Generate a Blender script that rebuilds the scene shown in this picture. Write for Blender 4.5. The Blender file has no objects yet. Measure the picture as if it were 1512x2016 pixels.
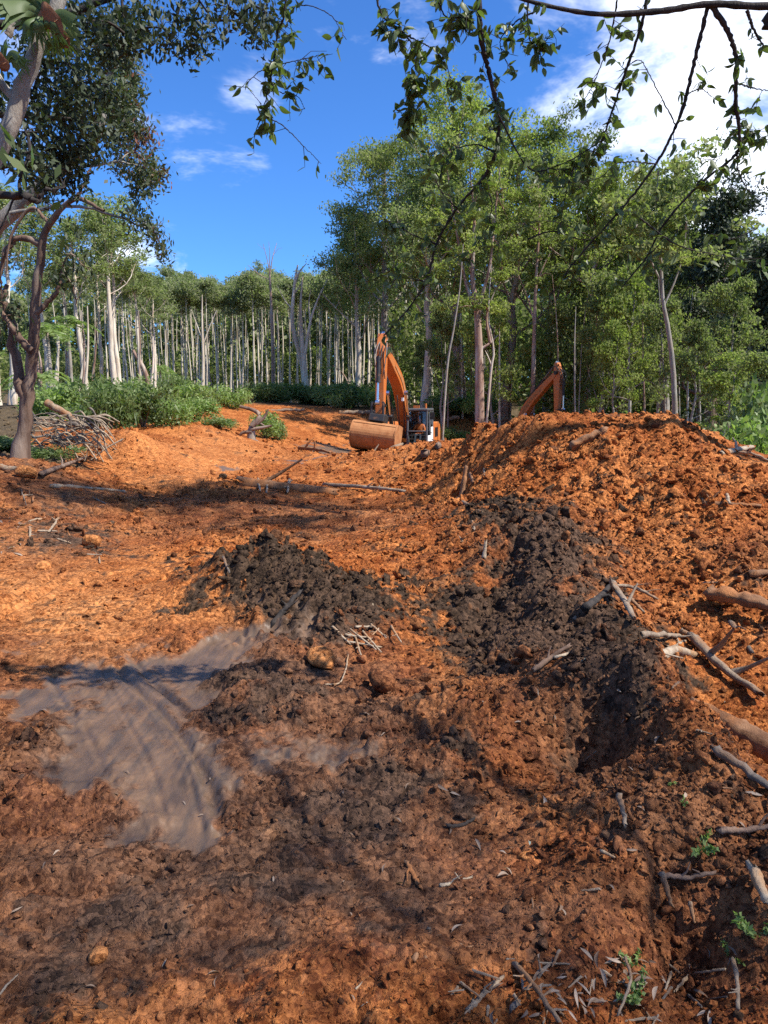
import bpy, math, random
import numpy as np
from mathutils import Vector, Matrix

# ------------------------------------------------------------------ camera, sky, sun, exposure
SC = bpy.context.scene
COL = SC.collection
PITCH = math.radians(8.5)
EYE = np.array([0.0, 0.0, 1.6])
FPX = 1456.0
cam_d = bpy.data.cameras.new("camera"); cam = bpy.data.objects.new("camera", cam_d); COL.objects.link(cam)
cam_d.sensor_fit = 'VERTICAL'; cam_d.sensor_height = 36.0; cam_d.lens = 26.0
cam_d.clip_start = 0.05; cam_d.clip_end = 3000
cam.location = EYE; cam.rotation_euler = (math.radians(90) - PITCH, 0, 0)
SC.camera = cam

SUN_AZ, SUN_EL = math.radians(112), math.radians(52)
world = bpy.data.worlds.new("World"); SC.world = world; world.use_nodes = True

def build_world():
    nt = world.node_tree; N = nt.nodes; L = nt.links; N.clear()
    out = N.new('ShaderNodeOutputWorld'); bg = N.new('ShaderNodeBackground')
    sky = N.new('ShaderNodeTexSky'); sky.sky_type = 'NISHITA'; sky.sun_disc = False
    sky.sun_elevation = SUN_EL; sky.sun_rotation = SUN_AZ
    sky.air_density = 1.0; sky.dust_density = 0.3; sky.ozone_density = 4.0; sky.altitude = 300
    tc = N.new('ShaderNodeTexCoord')
    # deeper polarised blue of the phone picture
    tint = N.new('ShaderNodeMix'); tint.data_type = 'RGBA'; tint.blend_type = 'MULTIPLY'; tint.inputs[0].default_value = 1
    tint.inputs[7].default_value = (0.30, 0.56, 0.90, 1)
    L.new(sky.outputs[0], tint.inputs[6])
    # cloud layer: direction projected on a flat layer
    sep = N.new('ShaderNodeSeparateXYZ'); L.new(tc.outputs['Generated'], sep.inputs[0])
    def math_(op, a, b=None, c=None):
        m = N.new('ShaderNodeMath'); m.operation = op
        for i, v in enumerate((a, b, c)):
            if v is None: continue
            if isinstance(v, (int, float)): m.inputs[i].default_value = v
            else: L.new(v, m.inputs[i])
        return m.outputs[0]
    zz = math_('ADD', math_('MAXIMUM', sep.outputs[2], 0.0), 0.22)
    cx = math_('DIVIDE', sep.outputs[0], zz); cy = math_('DIVIDE', sep.outputs[1], zz)
    comb = N.new('ShaderNodeCombineXYZ'); L.new(cx, comb.inputs[0]); L.new(cy, comb.inputs[1])
    n1 = N.new('ShaderNodeTexNoise'); n1.inputs['Scale'].default_value = 2.6; n1.inputs['Detail'].default_value = 6
    n1.inputs['Roughness'].default_value = 0.66; n1.inputs['Distortion'].default_value = 0.25
    L.new(comb.outputs[0], n1.inputs['Vector'])
    n2 = N.new('ShaderNodeTexNoise'); n2.inputs['Scale'].default_value = 0.55; n2.inputs['Detail'].default_value = 2
    L.new(comb.outputs[0], n2.inputs['Vector'])
    def lobe(px, py, width):
        d = ray(px, py); d = d / np.linalg.norm(d)
        v = N.new('ShaderNodeVectorMath'); v.operation = 'DOT_PRODUCT'
        L.new(tc.outputs['Generated'], v.inputs[0]); v.inputs[1].default_value = tuple(d)
        mr = N.new('ShaderNodeMapRange'); mr.interpolation_type = 'SMOOTHSTEP'
        mr.inputs[1].default_value = math.cos(math.radians(width)); mr.inputs[2].default_value = 1.0
        L.new(v.outputs['Value'], mr.inputs[0]); return mr.outputs[0]
    bank = lobe(1640, 190, 33)
    cov = math_('MULTIPLY_ADD', bank, 0.18, 0.19)  # extra cloud cover added all round for neutral fill light
    cov = math_('MULTIPLY_ADD', lobe(520, 420, 27), -0.34, cov)
    cov = math_('MULTIPLY_ADD', lobe(390, 185, 8.5), 0.22, cov)
    cov = math_('MULTIPLY_ADD', lobe(700, 90, 9), 0.20, cov)
    cov = math_('MULTIPLY_ADD', lobe(470, 300, 5.5), 0.18, cov)
    cov = math_('MULTIPLY_ADD', lobe(120, 330, 11), 0.26, cov)
    cov = math_('MULTIPLY_ADD', lobe(300, 550, 6), 0.26, cov)
    val = math_('ADD', n1.outputs[0], cov)
    val = math_('ADD', val, math_('MULTIPLY', math_('SUBTRACT', n2.outputs[0], 0.5), 0.20))
    mr = N.new('ShaderNodeMapRange'); mr.interpolation_type = 'SMOOTHSTEP'
    mr.inputs[1].default_value = 0.66; mr.inputs[2].default_value = 1.06
    L.new(val, mr.inputs[0])
    mix = N.new('ShaderNodeMix'); mix.data_type = 'RGBA'
    L.new(mr.outputs[0], mix.inputs[0]); L.new(tint.outputs[2], mix.inputs[6]); mix.inputs[7].default_value = (7.6, 7.8, 8.2, 1)
    L.new(mix.outputs[2], bg.inputs[0]); bg.inputs[1].default_value = 0.10
    L.new(bg.outputs[0], out.inputs[0])

def ray(px, py):
    u = (px - 756.0) / FPX; v = (1008.0 - py) / FPX
    cp, sp = math.cos(PITCH), math.sin(PITCH)
    return np.array([u, cp + v * sp, -sp + v * cp])
def at(px, py, Y):
    d = ray(px, py); return EYE + d * (Y / d[1])
build_world()
sun_d = bpy.data.lights.new("sun", 'SUN'); sun_d.energy = 3.6; sun_d.angle = math.radians(0.53); sun_d.color = (1.0, 0.955, 0.88)
sun = bpy.data.objects.new("sun", sun_d); COL.objects.link(sun)
sdir = Vector((math.sin(SUN_AZ) * math.cos(SUN_EL), math.cos(SUN_AZ) * math.cos(SUN_EL), math.sin(SUN_EL)))
sun.rotation_euler = (-sdir).to_track_quat('-Z', 'Y').to_euler(); sun.location = (30, 0, 40)
SC.view_settings.view_transform = 'Standard'; SC.view_settings.look = 'None'
SC.view_settings.exposure = 1.3; SC.view_settings.gamma = 1.0
SC.cycles.use_denoising = False; SC.cycles.use_adaptive_sampling = True; SC.cycles.adaptive_threshold = 0.012; SC.cycles.max_bounces = 4; SC.cycles.transparent_max_bounces = 6; SC.cycles.diffuse_bounces = 2
SC.cycles.transmission_bounces = 4; SC.cycles.glossy_bounces = 2

rng = np.random.default_rng(7)
random.seed(7)

# ------------------------------------------------------------------ helpers
def tag(o, label=None, cat=None, group=None, kind=None):
    if label: o['label'] = label
    if cat: o['category'] = cat
    if group: o['group'] = group
    if kind: o['kind'] = kind
    return o
def empty(name, loc=(0, 0, 0), rz=0.0):
    o = bpy.data.objects.new(name, None); o.empty_display_size = 0.2
    o.location = loc; o.rotation_euler = (0, 0, rz); COL.objects.link(o); return o
def mesh_np(name, V, F, var=None, smooth=False):
    """V (n,3); F list of (m,k) index arrays; var dict of per-point float attributes"""
    me = bpy.data.meshes.new(name)
    V = np.asarray(V, np.float32)
    if not isinstance(F, (list, tuple)): F = [F]
    F = [np.asarray(f, np.int32) for f in F if len(f)]
    me.vertices.add(len(V)); me.vertices.foreach_set('co', V.ravel())
    nl = sum(f.size for f in F); npoly = sum(len(f) for f in F)
    me.loops.add(nl); me.polygons.add(npoly)
    me.loops.foreach_set('vertex_index', np.concatenate([f.ravel() for f in F]))
    st = []; o = 0
    for f in F:
        st.append(o + np.arange(len(f)) * f.shape[1]); o += f.size
    me.polygons.foreach_set('loop_start', np.concatenate(st).astype(np.int32))
    if smooth: me.polygons.foreach_set('use_smooth', np.ones(npoly, bool))
    for k, a in (var or {}).items():
        at_ = me.attributes.new(k, 'FLOAT', 'POINT'); at_.data.foreach_set('value', np.asarray(a, np.float32))
    me.update(calc_edges=True); me.validate()
    return me
def obj(name, me, mat=None, parent=None, loc=None):
    if mat is not None and not me.materials: me.materials.append(mat)
    o = bpy.data.objects.new(name, me); COL.objects.link(o)
    if parent is not None: o.parent = parent
    if loc is not None: o.location = loc
    return o
def copy_tree(o, parent=None):
    c = o.copy(); COL.objects.link(c); c.parent = parent
    for ch in o.children: copy_tree(ch, c)
    return c

class MB:
    """collects polygons for one mesh"""
    def __init__(s): s.v = []; s.f = []
    def add(s, V, F):
        b = len(s.v); s.v += [tuple(map(float, p)) for p in V]; s.f += [tuple(i + b for i in q) for q in F]; return s
    def box(s, c, d, R=None):
        c = Vector(c); hx, hy, hz = d[0] / 2, d[1] / 2, d[2] / 2
        P = [Vector((x, y, z)) for z in (-hz, hz) for y in (-hy, hy) for x in (-hx, hx)]
        if R is not None: P = [R @ p for p in P]
        return s.add([p + c for p in P], [(0, 2, 3, 1), (4, 5, 7, 6), (0, 1, 5, 4), (2, 6, 7, 3), (0, 4, 6, 2), (1, 3, 7, 5)])
    def prism(s, poly, y0, y1):
        """poly in local (x,z), extruded along y"""
        n = len(poly)
        V = [(x, y0, z) for x, z in poly] + [(x, y1, z) for x, z in poly]
        F = [tuple(range(n - 1, -1, -1)), tuple(range(n, 2 * n))] + [(i, (i + 1) % n, n + (i + 1) % n, n + i) for i in range(n)]
        return s.add(V, F)
    def tube(s, pts, r, n=10, cap=True):
        V, F = tube(pts, r, n)
        s.add(V, F.tolist())
        if cap:
            b = len(s.v) - len(V); s.f.append(tuple(b + i for i in range(n - 1, -1, -1))); e = len(s.v) - n; s.f.append(tuple(e + i for i in range(n)))
        return s
    def build(s, name, mat, parent=None, smooth=False, bevel=0, loc=None):
        me = bpy.data.meshes.new(name); me.from_pydata(s.v, [], s.f)
        if smooth: me.polygons.foreach_set('use_smooth', np.ones(len(me.polygons), bool))
        me.update(); o = obj(name, me, mat, parent, loc)
        if bevel:
            m = o.modifiers.new('bevel', 'BEVEL'); m.width = bevel; m.segments = 2; m.limit_method = 'ANGLE'
        return o

def tube(pts, r, n=8):
    P = np.asarray(pts, float); k = len(P); r = np.broadcast_to(np.asarray(r, float), (k,))
    T = np.gradient(P, axis=0); T /= np.linalg.norm(T, axis=1)[:, None] + 1e-9
    ref = np.array([0, 0, 1.0]) if abs(T[0, 2]) < 0.8 else np.array([1.0, 0, 0])
    A = np.cross(T, ref); A /= np.linalg.norm(A, axis=1)[:, None] + 1e-9
    B = np.cross(T, A)
    a = np.linspace(0, 2 * np.pi, n, endpoint=False)
    V = P[:, None, :] + r[:, None, None] * (np.cos(a)[None, :, None] * A[:, None, :] + np.sin(a)[None, :, None] * B[:, None, :])
    i = np.arange(k - 1)[:, None] * n; j = np.arange(n)[None, :]
    F = np.stack([i + j, i + (j + 1) % n, i + n + (j + 1) % n, i + n + j], -1).reshape(-1, 4)
    return V.reshape(-1, 3), F
def spline(pts, n=24):
    P = np.asarray(pts, float)
    if len(P) < 3:
        t = np.linspace(0, 1, n)[:, None]; return P[0] * (1 - t) + P[-1] * t
    Q = np.vstack([2 * P[0] - P[1], P, 2 * P[-1] - P[-2]]); out = []
    m = max(2, n // (len(P) - 1))
    for i in range(len(P) - 1):
        p0, p1, p2, p3 = Q[i:i + 4]
        for t in np.linspace(0, 1, m, endpoint=False):
            out.append(.5 * (2 * p1 + (p2 - p0) * t + (2 * p0 - 5 * p1 + 4 * p2 - p3) * t * t + (3 * p1 - p0 - 3 * p2 + p3) * t ** 3))
    out.append(P[-1]); return np.array(out)
class Join:
    """fast numpy joiner"""
    def __init__(s): s.V = []; s.F = []; s.n = 0; s.a = []
    def add(s, V, F, a=None):
        s.V.append(V); s.F.append(np.asarray(F) + s.n); s.n += len(V)
        s.a.append(np.full(len(V), .5) if a is None else a)
    def mesh(s, name, smooth=True):
        by = {}
        for f in s.F: by.setdefault(f.shape[1], []).append(f)
        return mesh_np(name, np.concatenate(s.V), [np.concatenate(x) for x in by.values()], {'var': np.concatenate(s.a)}, smooth)

# ------------------------------------------------------------------ numpy noise
def _h(ix, iy, s):
    h = (ix.astype(np.int64) * 374761393 + iy.astype(np.int64) * 668265263 + s * 974634777) & 0xffffffff
    h = ((h ^ (h >> 13)) * 1274126177) & 0xffffffff
    h = ((h ^ (h >> 16)) * 2246822519) & 0xffffffff
    return ((h ^ (h >> 15)) & 0xffffff) / float(0x1000000)
def vnoise(x, y, s=0):
    ix = np.floor(x); iy = np.floor(y); fx = x - ix; fy = y - iy
    ux = fx * fx * fx * (fx * (fx * 6 - 15) + 10); uy = fy * fy * fy * (fy * (fy * 6 - 15) + 10)
    a = _h(ix, iy, s); b = _h(ix + 1, iy, s); c = _h(ix, iy + 1, s); d = _h(ix + 1, iy + 1, s)
    return (a + (b - a) * ux) * (1 - uy) + (c + (d - c) * ux) * uy
def fbm(x, y, o=4, s=0, g=.5):
    t = 0; A = 1; w = 0
    for k in range(o):
        t = t + A * (vnoise(x, y, s + k * 17) * 2 - 1); w += A; A *= g; x = x * 2.03 + 5.1; y = y * 2.03 - 3.7
    return t / w
def clod(x, y, s=0):
    """broken lumps: max over tilted faceted domes, 0..1"""
    wx = x + .35 * (vnoise(x * 2.3, y * 2.3, s + 91) - .5); wy = y + .35 * (vnoise(x * 2.3 + 9, y * 2.3, s + 92) - .5)
    ix = np.floor(wx); iy = np.floor(wy); best = np.zeros_like(wx)
    for dx in (-1, 0, 1):
        for dy in (-1, 0, 1):
            cx = ix + dx; cy = iy + dy
            jx = cx + _h(cx, cy, s); jy = cy + _h(cx, cy, s + 1); R = .35 + .55 * _h(cx, cy, s + 2)
            ex = (wx - jx) / R; ey = (wy - jy) / R
            d = np.sqrt(ex * ex + ey * ey)
            tx = _h(cx, cy, s + 3) - .5; ty = _h(cx, cy, s + 4) - .5
            hgt = np.sqrt(np.clip(1.0 - d * d * (.8 + .2 * d), 0, 1)) * (.85 + .75 * (tx * ex + ty * ey)) * R
            best = np.maximum(best, hgt)
    return best
def sst(a, b, x):
    t = np.clip((x - a) / (b - a), 0, 1); return t * t * (3 - 2 * t)

# ------------------------------------------------------------------ materials
def newmat(name):
    m = bpy.data.materials.new(name); m.use_nodes = True; nt = m.node_tree; nt.nodes.clear()
    out = nt.nodes.new('ShaderNodeOutputMaterial'); return m, nt, out
def nd(nt, t, **kw):
    n = nt.nodes.new(t)
    for k, v in kw.items():
        if k.startswith('i_'): n.inputs[k[2:].replace('_', ' ')].default_value = v
        else: setattr(n, k, v)
    return n
def mixc(nt, fac, a, b, mode='MIX'):
    m = nt.nodes.new('ShaderNodeMix'); m.data_type = 'RGBA'; m.blend_type = mode
    for i, v in ((0, fac), (6, a), (7, b)):
        if isinstance(v, (int, float)): m.inputs[i].default_value = v
        elif isinstance(v, tuple): m.inputs[i].default_value = v + (1,) if len(v) == 3 else v
        else: nt.links.new(v, m.inputs[i])
    return m.outputs[2]
def noise(nt, scale, detail=4, rough=.6, vec=None, dist=0.0):
    n = nd(nt, 'ShaderNodeTexNoise'); n.inputs['Scale'].default_value = scale; n.inputs['Detail'].default_value = detail
    n.inputs['Roughness'].default_value = rough; n.inputs['Distortion'].default_value = dist
    if vec is not None: nt.links.new(vec, n.inputs['Vector'])
    return n.outputs[0]
def mrange(nt, v, a, b, c=0., d=1.):
    m = nd(nt, 'ShaderNodeMapRange'); m.clamp = True
    for i, x in enumerate((a, b, c, d)): m.inputs[i + 1].default_value = x
    nt.links.new(v, m.inputs[0]); return m.outputs[0]
def mth(nt, op, a, b=0.0):
    m = nd(nt, 'ShaderNodeMath'); m.operation = op
    for i, v in enumerate((a, b)):
        if isinstance(v, (int, float)): m.inputs[i].default_value = v
        else: nt.links.new(v, m.inputs[i])
    return m.outputs[0]

def soil_material(kind='GEOMETRY'):
    m, nt, out = newmat('soil'); L = nt.links
    geo = nd(nt, 'ShaderNodeNewGeometry'); P = geo.outputs['Position']
    A = lambda n: nd(nt, 'ShaderNodeAttribute', attribute_name=n, attribute_type=kind).outputs['Fac']
    dark, mud, litter, pale = A('dark'), A('mud'), A('litter'), A('pale')
    n1 = A('n1'); n2 = A('n2'); n3 = noise(nt, 60, 3, .7, P)
    wn = nd(nt, 'ShaderNodeTexNoise'); wn.inputs['Scale'].default_value = 22; wn.inputs['Detail'].default_value = 2; L.new(P, wn.inputs['Vector'])
    wv = nd(nt, 'ShaderNodeVectorMath', operation='MULTIPLY_ADD'); L.new(wn.outputs['Color'], wv.inputs[0]); wv.inputs[1].default_value = (.030, .030, .030); L.new(P, wv.inputs[2])
    vo = nd(nt, 'ShaderNodeTexVoronoi'); vo.inputs['Scale'].default_value = 26; L.new(wv.outputs[0], vo.inputs['Vector'])
    vs = nd(nt, 'ShaderNodeSeparateColor'); L.new(vo.outputs['Color'], vs.inputs[0]); vd = vo.outputs['Distance']
    vp = nd(nt, 'ShaderNodeTexVoronoi'); vp.inputs['Scale'].default_value = 75; L.new(wv.outputs[0], vp.inputs['Vector']); vt = nd(nt, 'ShaderNodeSeparateColor'); L.new(vp.outputs['Color'], vt.inputs[0])
    c = mixc(nt, mrange(nt, n1, .35, .68), (.285, .084, .021), (.48, .174, .050))
    c = mixc(nt, mrange(nt, n2, .52, .74, 0, .75), c, (.20, .045, .010))
    c = mixc(nt, mrange(nt, n3, .52, .66, 0, .7), c, (.56, .20, .05))
    c = mixc(nt, mrange(nt, n3, .46, .36, 0, .75), c, (.13, .030, .007))
    c = mixc(nt, mth(nt, 'MULTIPLY', pale, mrange(nt, n2, .3, .6, .3, 1)), c, (.60, .26, .09))
    crumb = mth(nt, 'ADD', mth(nt, 'MULTIPLY', vs.outputs[0], .55), mth(nt, 'MULTIPLY', vt.outputs[0], .45))
    cf = mixc(nt, mrange(nt, crumb, .15, .85), (.42, .35, .31), (1.36, 1.40, 1.46))
    c = mixc(nt, 1.0, c, cf, 'MULTIPLY')
    # topsoil: near black-brown, broken up by noise
    dn = mth(nt, 'ADD', dark, mth(nt, 'MULTIPLY', mth(nt, 'SUBTRACT', n2, .5), 1.5))
    dn = mth(nt, 'ADD', dn, mth(nt, 'MULTIPLY', mth(nt, 'SUBTRACT', n1, .5), .9))
    df = mrange(nt, dn, .24, .70)
    dc = mixc(nt, mrange(nt, crumb, .2, .9), (.024, .015, .009), (.100, .060, .036))
    c = mixc(nt, df, c, dc)
    brown = A('brown')  # brown earth tone that also holds painted foreground shade
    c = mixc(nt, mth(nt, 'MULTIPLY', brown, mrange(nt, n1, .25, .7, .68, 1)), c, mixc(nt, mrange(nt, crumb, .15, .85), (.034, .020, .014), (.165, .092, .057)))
    # smeared clay film
    mp = nd(nt, 'ShaderNodeMapping'); mp.inputs['Rotation'].default_value = (0, 0, math.radians(-20)); mp.inputs['Scale'].default_value = (9, .9, 1)
    L.new(P, mp.inputs[0]); ns = noise(nt, 2.2, 3, .65, mp.outputs[0])
    mc = mixc(nt, mrange(nt, ns, .35, .65), (.088, .060, .042), (.160, .092, .052))
    mf = mrange(nt, mth(nt, 'ADD', mud, mth(nt, 'MULTIPLY', mth(nt, 'SUBTRACT', n2, .5), .8)), .34, .70)
    c = mixc(nt, mf, c, mc)
    lc = mixc(nt, n2, (.045, .034, .018), (.15, .105, .060))
    c = mixc(nt, mrange(nt, mth(nt, 'ADD', litter, mth(nt, 'MULTIPLY', mth(nt, 'SUBTRACT', n2, .5), .6)), .3, .7), c, lc)
    bs = nd(nt, 'ShaderNodeBsdfPrincipled'); L.new(c, bs.inputs['Base Color'])
    rg = nd(nt, 'ShaderNodeMix'); rg.data_type = 'FLOAT'; rg.inputs[2].default_value = .92; rg.inputs[3].default_value = .46
    L.new(mf, rg.inputs[0]); L.new(rg.outputs[0], bs.inputs['Roughness']); L.new(mrange(nt, mf, 0, 1, .10, .30), bs.inputs['Specular IOR Level'])
    inv = mth(nt, 'SUBTRACT', 1.0, mth(nt, 'MULTIPLY', mf, .8))
    b1 = nd(nt, 'ShaderNodeBump'); b1.inputs['Distance'].default_value = .028; L.new(mth(nt, 'MULTIPLY', inv, .9), b1.inputs['Strength'])
    h = mth(nt, 'ADD', mth(nt, 'SUBTRACT', noise(nt, 30, 5, .75, P), mth(nt, 'MULTIPLY', vd, .9)), mth(nt, 'MULTIPLY', noise(nt, 160, 3, .7, P), .3))
    L.new(h, b1.inputs['Height']); L.new(b1.outputs[0], bs.inputs['Normal'])
    L.new(bs.outputs[0], out.inputs[0]); return m

def leafmat(name, a, b, trans=.35, rough=.5, flush=None):
    m, nt, out = newmat(name); L = nt.links
    va = nd(nt, 'ShaderNodeAttribute', attribute_name='var').outputs['Fac']
    oi = nd(nt, 'ShaderNodeObjectInfo').outputs['Random']
    f = mth(nt, 'ADD', mth(nt, 'MULTIPLY', va, .75), mth(nt, 'MULTIPLY', oi, .25))
    c = mixc(nt, f, a, b)
    if flush: c = mixc(nt, mrange(nt, va, .80, .92), c, flush)
    if name in ('gum_leaf', 'far_leaf', 'bright_leaf', 'mid_leaf'):
        bs = nd(nt, 'ShaderNodeBsdfDiffuse'); L.new(c, bs.inputs['Color'])
    else:
        bs = nd(nt, 'ShaderNodeBsdfPrincipled'); L.new(c, bs.inputs['Base Color']); bs.inputs['Roughness'].default_value = rough; bs.inputs['Specular IOR Level'].default_value = .4
    tr = nd(nt, 'ShaderNodeBsdfTranslucent'); tc = mixc(nt, 1.0, c, (1.0, 1.28, .55), 'MULTIPLY'); L.new(tc, tr.inputs[0])
    mx = nd(nt, 'ShaderNodeMixShader'); mx.inputs[0].default_value = trans
    L.new(bs.outputs[0], mx.inputs[1]); L.new(tr.outputs[0], mx.inputs[2]); L.new(mx.outputs[0], out.inputs[0]); return m

def barkmat(name, a, b, c3=None, sc=6., stretch=.18, rough=.85, thr=(.4, .62), bump=.5):
    m, nt, out = newmat(name); L = nt.links
    tc = nd(nt, 'ShaderNodeTexCoord'); mp = nd(nt, 'ShaderNodeMapping'); mp.inputs['Scale'].default_value = (1, 1, stretch)
    L.new(tc.outputs['Object'], mp.inputs[0])
    oi = nd(nt, 'ShaderNodeObjectInfo').outputs['Random']
    n1 = noise(nt, sc, 6, .65, mp.outputs[0], .4); n2 = noise(nt, sc * .35, 4, .6, mp.outputs[0])
    c = mixc(nt, mrange(nt, n1, *thr), a, b)
    if c3: c = mixc(nt, mrange(nt, n2, .5, .64), c, c3)
    c = mixc(nt, mth(nt, 'MULTIPLY', oi, .3), c, tuple(.6 * x for x in b))
    bs = nd(nt, 'ShaderNodeBsdfPrincipled'); L.new(c, bs.inputs['Base Color']); bs.inputs['Roughness'].default_value = rough
    bs.inputs['Specular IOR Level'].default_value = .3
    bp = nd(nt, 'ShaderNodeBump'); bp.inputs['Strength'].default_value = bump; bp.inputs['Distance'].default_value = .03
    L.new(noise(nt, sc * 4, 6, .7, mp.outputs[0]), bp.inputs['Height']); L.new(bp.outputs[0], bs.inputs['Normal'])
    L.new(bs.outputs[0], out.inputs[0]); return m
def plain(name, col, rough=.5, metal=0., spec=.5, dirt=None, dirt_amt=.5, scale=5.):
    m, nt, out = newmat(name); L = nt.links
    bs = nd(nt, 'ShaderNodeBsdfPrincipled'); bs.inputs['Metallic'].default_value = metal; bs.inputs['Specular IOR Level'].default_value = spec
    tc = nd(nt, 'ShaderNodeTexCoord').outputs['Object']
    n = noise(nt, scale, 6, .7, tc)
    c = mixc(nt, mrange(nt, n, .3, .7, 0, .25), col, tuple(.7 * x for x in col))
    if dirt: c = mixc(nt, mrange(nt, noise(nt, scale * .7, 7, .75, tc), .62 - .3 * dirt_amt, .75 - .2 * dirt_amt), c, dirt)
    L.new(c, bs.inputs['Base Color']); L.new(mrange(nt, n, .3, .7, rough, min(1, rough + .2)), bs.inputs['Roughness'])
    L.new(bs.outputs[0], out.inputs[0]); return m

M = {}
M['soil'] = soil_material()
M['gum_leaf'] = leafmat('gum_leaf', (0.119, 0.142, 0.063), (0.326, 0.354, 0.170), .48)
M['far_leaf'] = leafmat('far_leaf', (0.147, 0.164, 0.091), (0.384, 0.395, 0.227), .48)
M['bright_leaf'] = leafmat('bright_leaf', (0.149, 0.185, 0.045), (0.403, 0.419, 0.155), .48)
M['mid_leaf'] = leafmat('mid_leaf', (0.113, 0.138, 0.052), (0.332, 0.341, 0.155), .48)
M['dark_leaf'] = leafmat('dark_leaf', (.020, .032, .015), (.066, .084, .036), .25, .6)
M['flush_leaf'] = leafmat('flush_leaf', (.045, .062, .028), (.150, .170, .080), .3, .6, (.19, .075, .045))
M['hang_leaf'] = leafmat('hang_leaf', (0.052, 0.075, 0.021), (0.149, 0.184, 0.055), .42, .40)
M['fern_leaf'] = leafmat('fern_leaf', (0.110, 0.176, 0.039), (0.319, 0.396, 0.132), .45)
M['stag_leaf'] = leafmat('stag_leaf', (.085, .130, .035), (.260, .300, .130), .35)
M['shrub_leaf'] = leafmat('shrub_leaf', (0.077, 0.121, 0.035), (0.237, 0.286, 0.105), .45)
M['white_bark'] = barkmat('white_bark', (.72, .63, .50), (.46, .38, .29), (.36, .25, .17), 5, .14)
M['pink_bark'] = barkmat('pink_bark', (.34, .22, .165), (.20, .115, .08), (.42, .36, .30), 7, .2)
M['grey_bark'] = barkmat('grey_bark', (.36, .33, .28), (.19, .165, .13), (.30, .23, .17), 9, .35)
M['dark_bark'] = barkmat('dark_bark', (.055, .042, .034), (.020, .016, .013), None, 14, .3)
M['brown_bark'] = barkmat('brown_bark', (.20, .125, .085), (.095, .055, .036), (.27, .20, .15), 8, .2)
M['dead_wood'] = barkmat('dead_wood', (.30, .225, .155), (.17, .115, .075), (.26, .125, .055), 14, .6)
M['muddy_wood'] = barkmat('muddy_wood', (.28, .145, .072), (.15, .068, .030), (.36, .14, .045), 10, .6)
M['pale_wood'] = barkmat('pale_wood', (.42, .335, .235), (.26, .18, .115), (.33, .18, .085), 16, .6)
M['grey_wood'] = barkmat('grey_wood', (.22, .18, .145), (.11, .085, .065), (.20, .11, .06), 16, .6)

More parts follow.
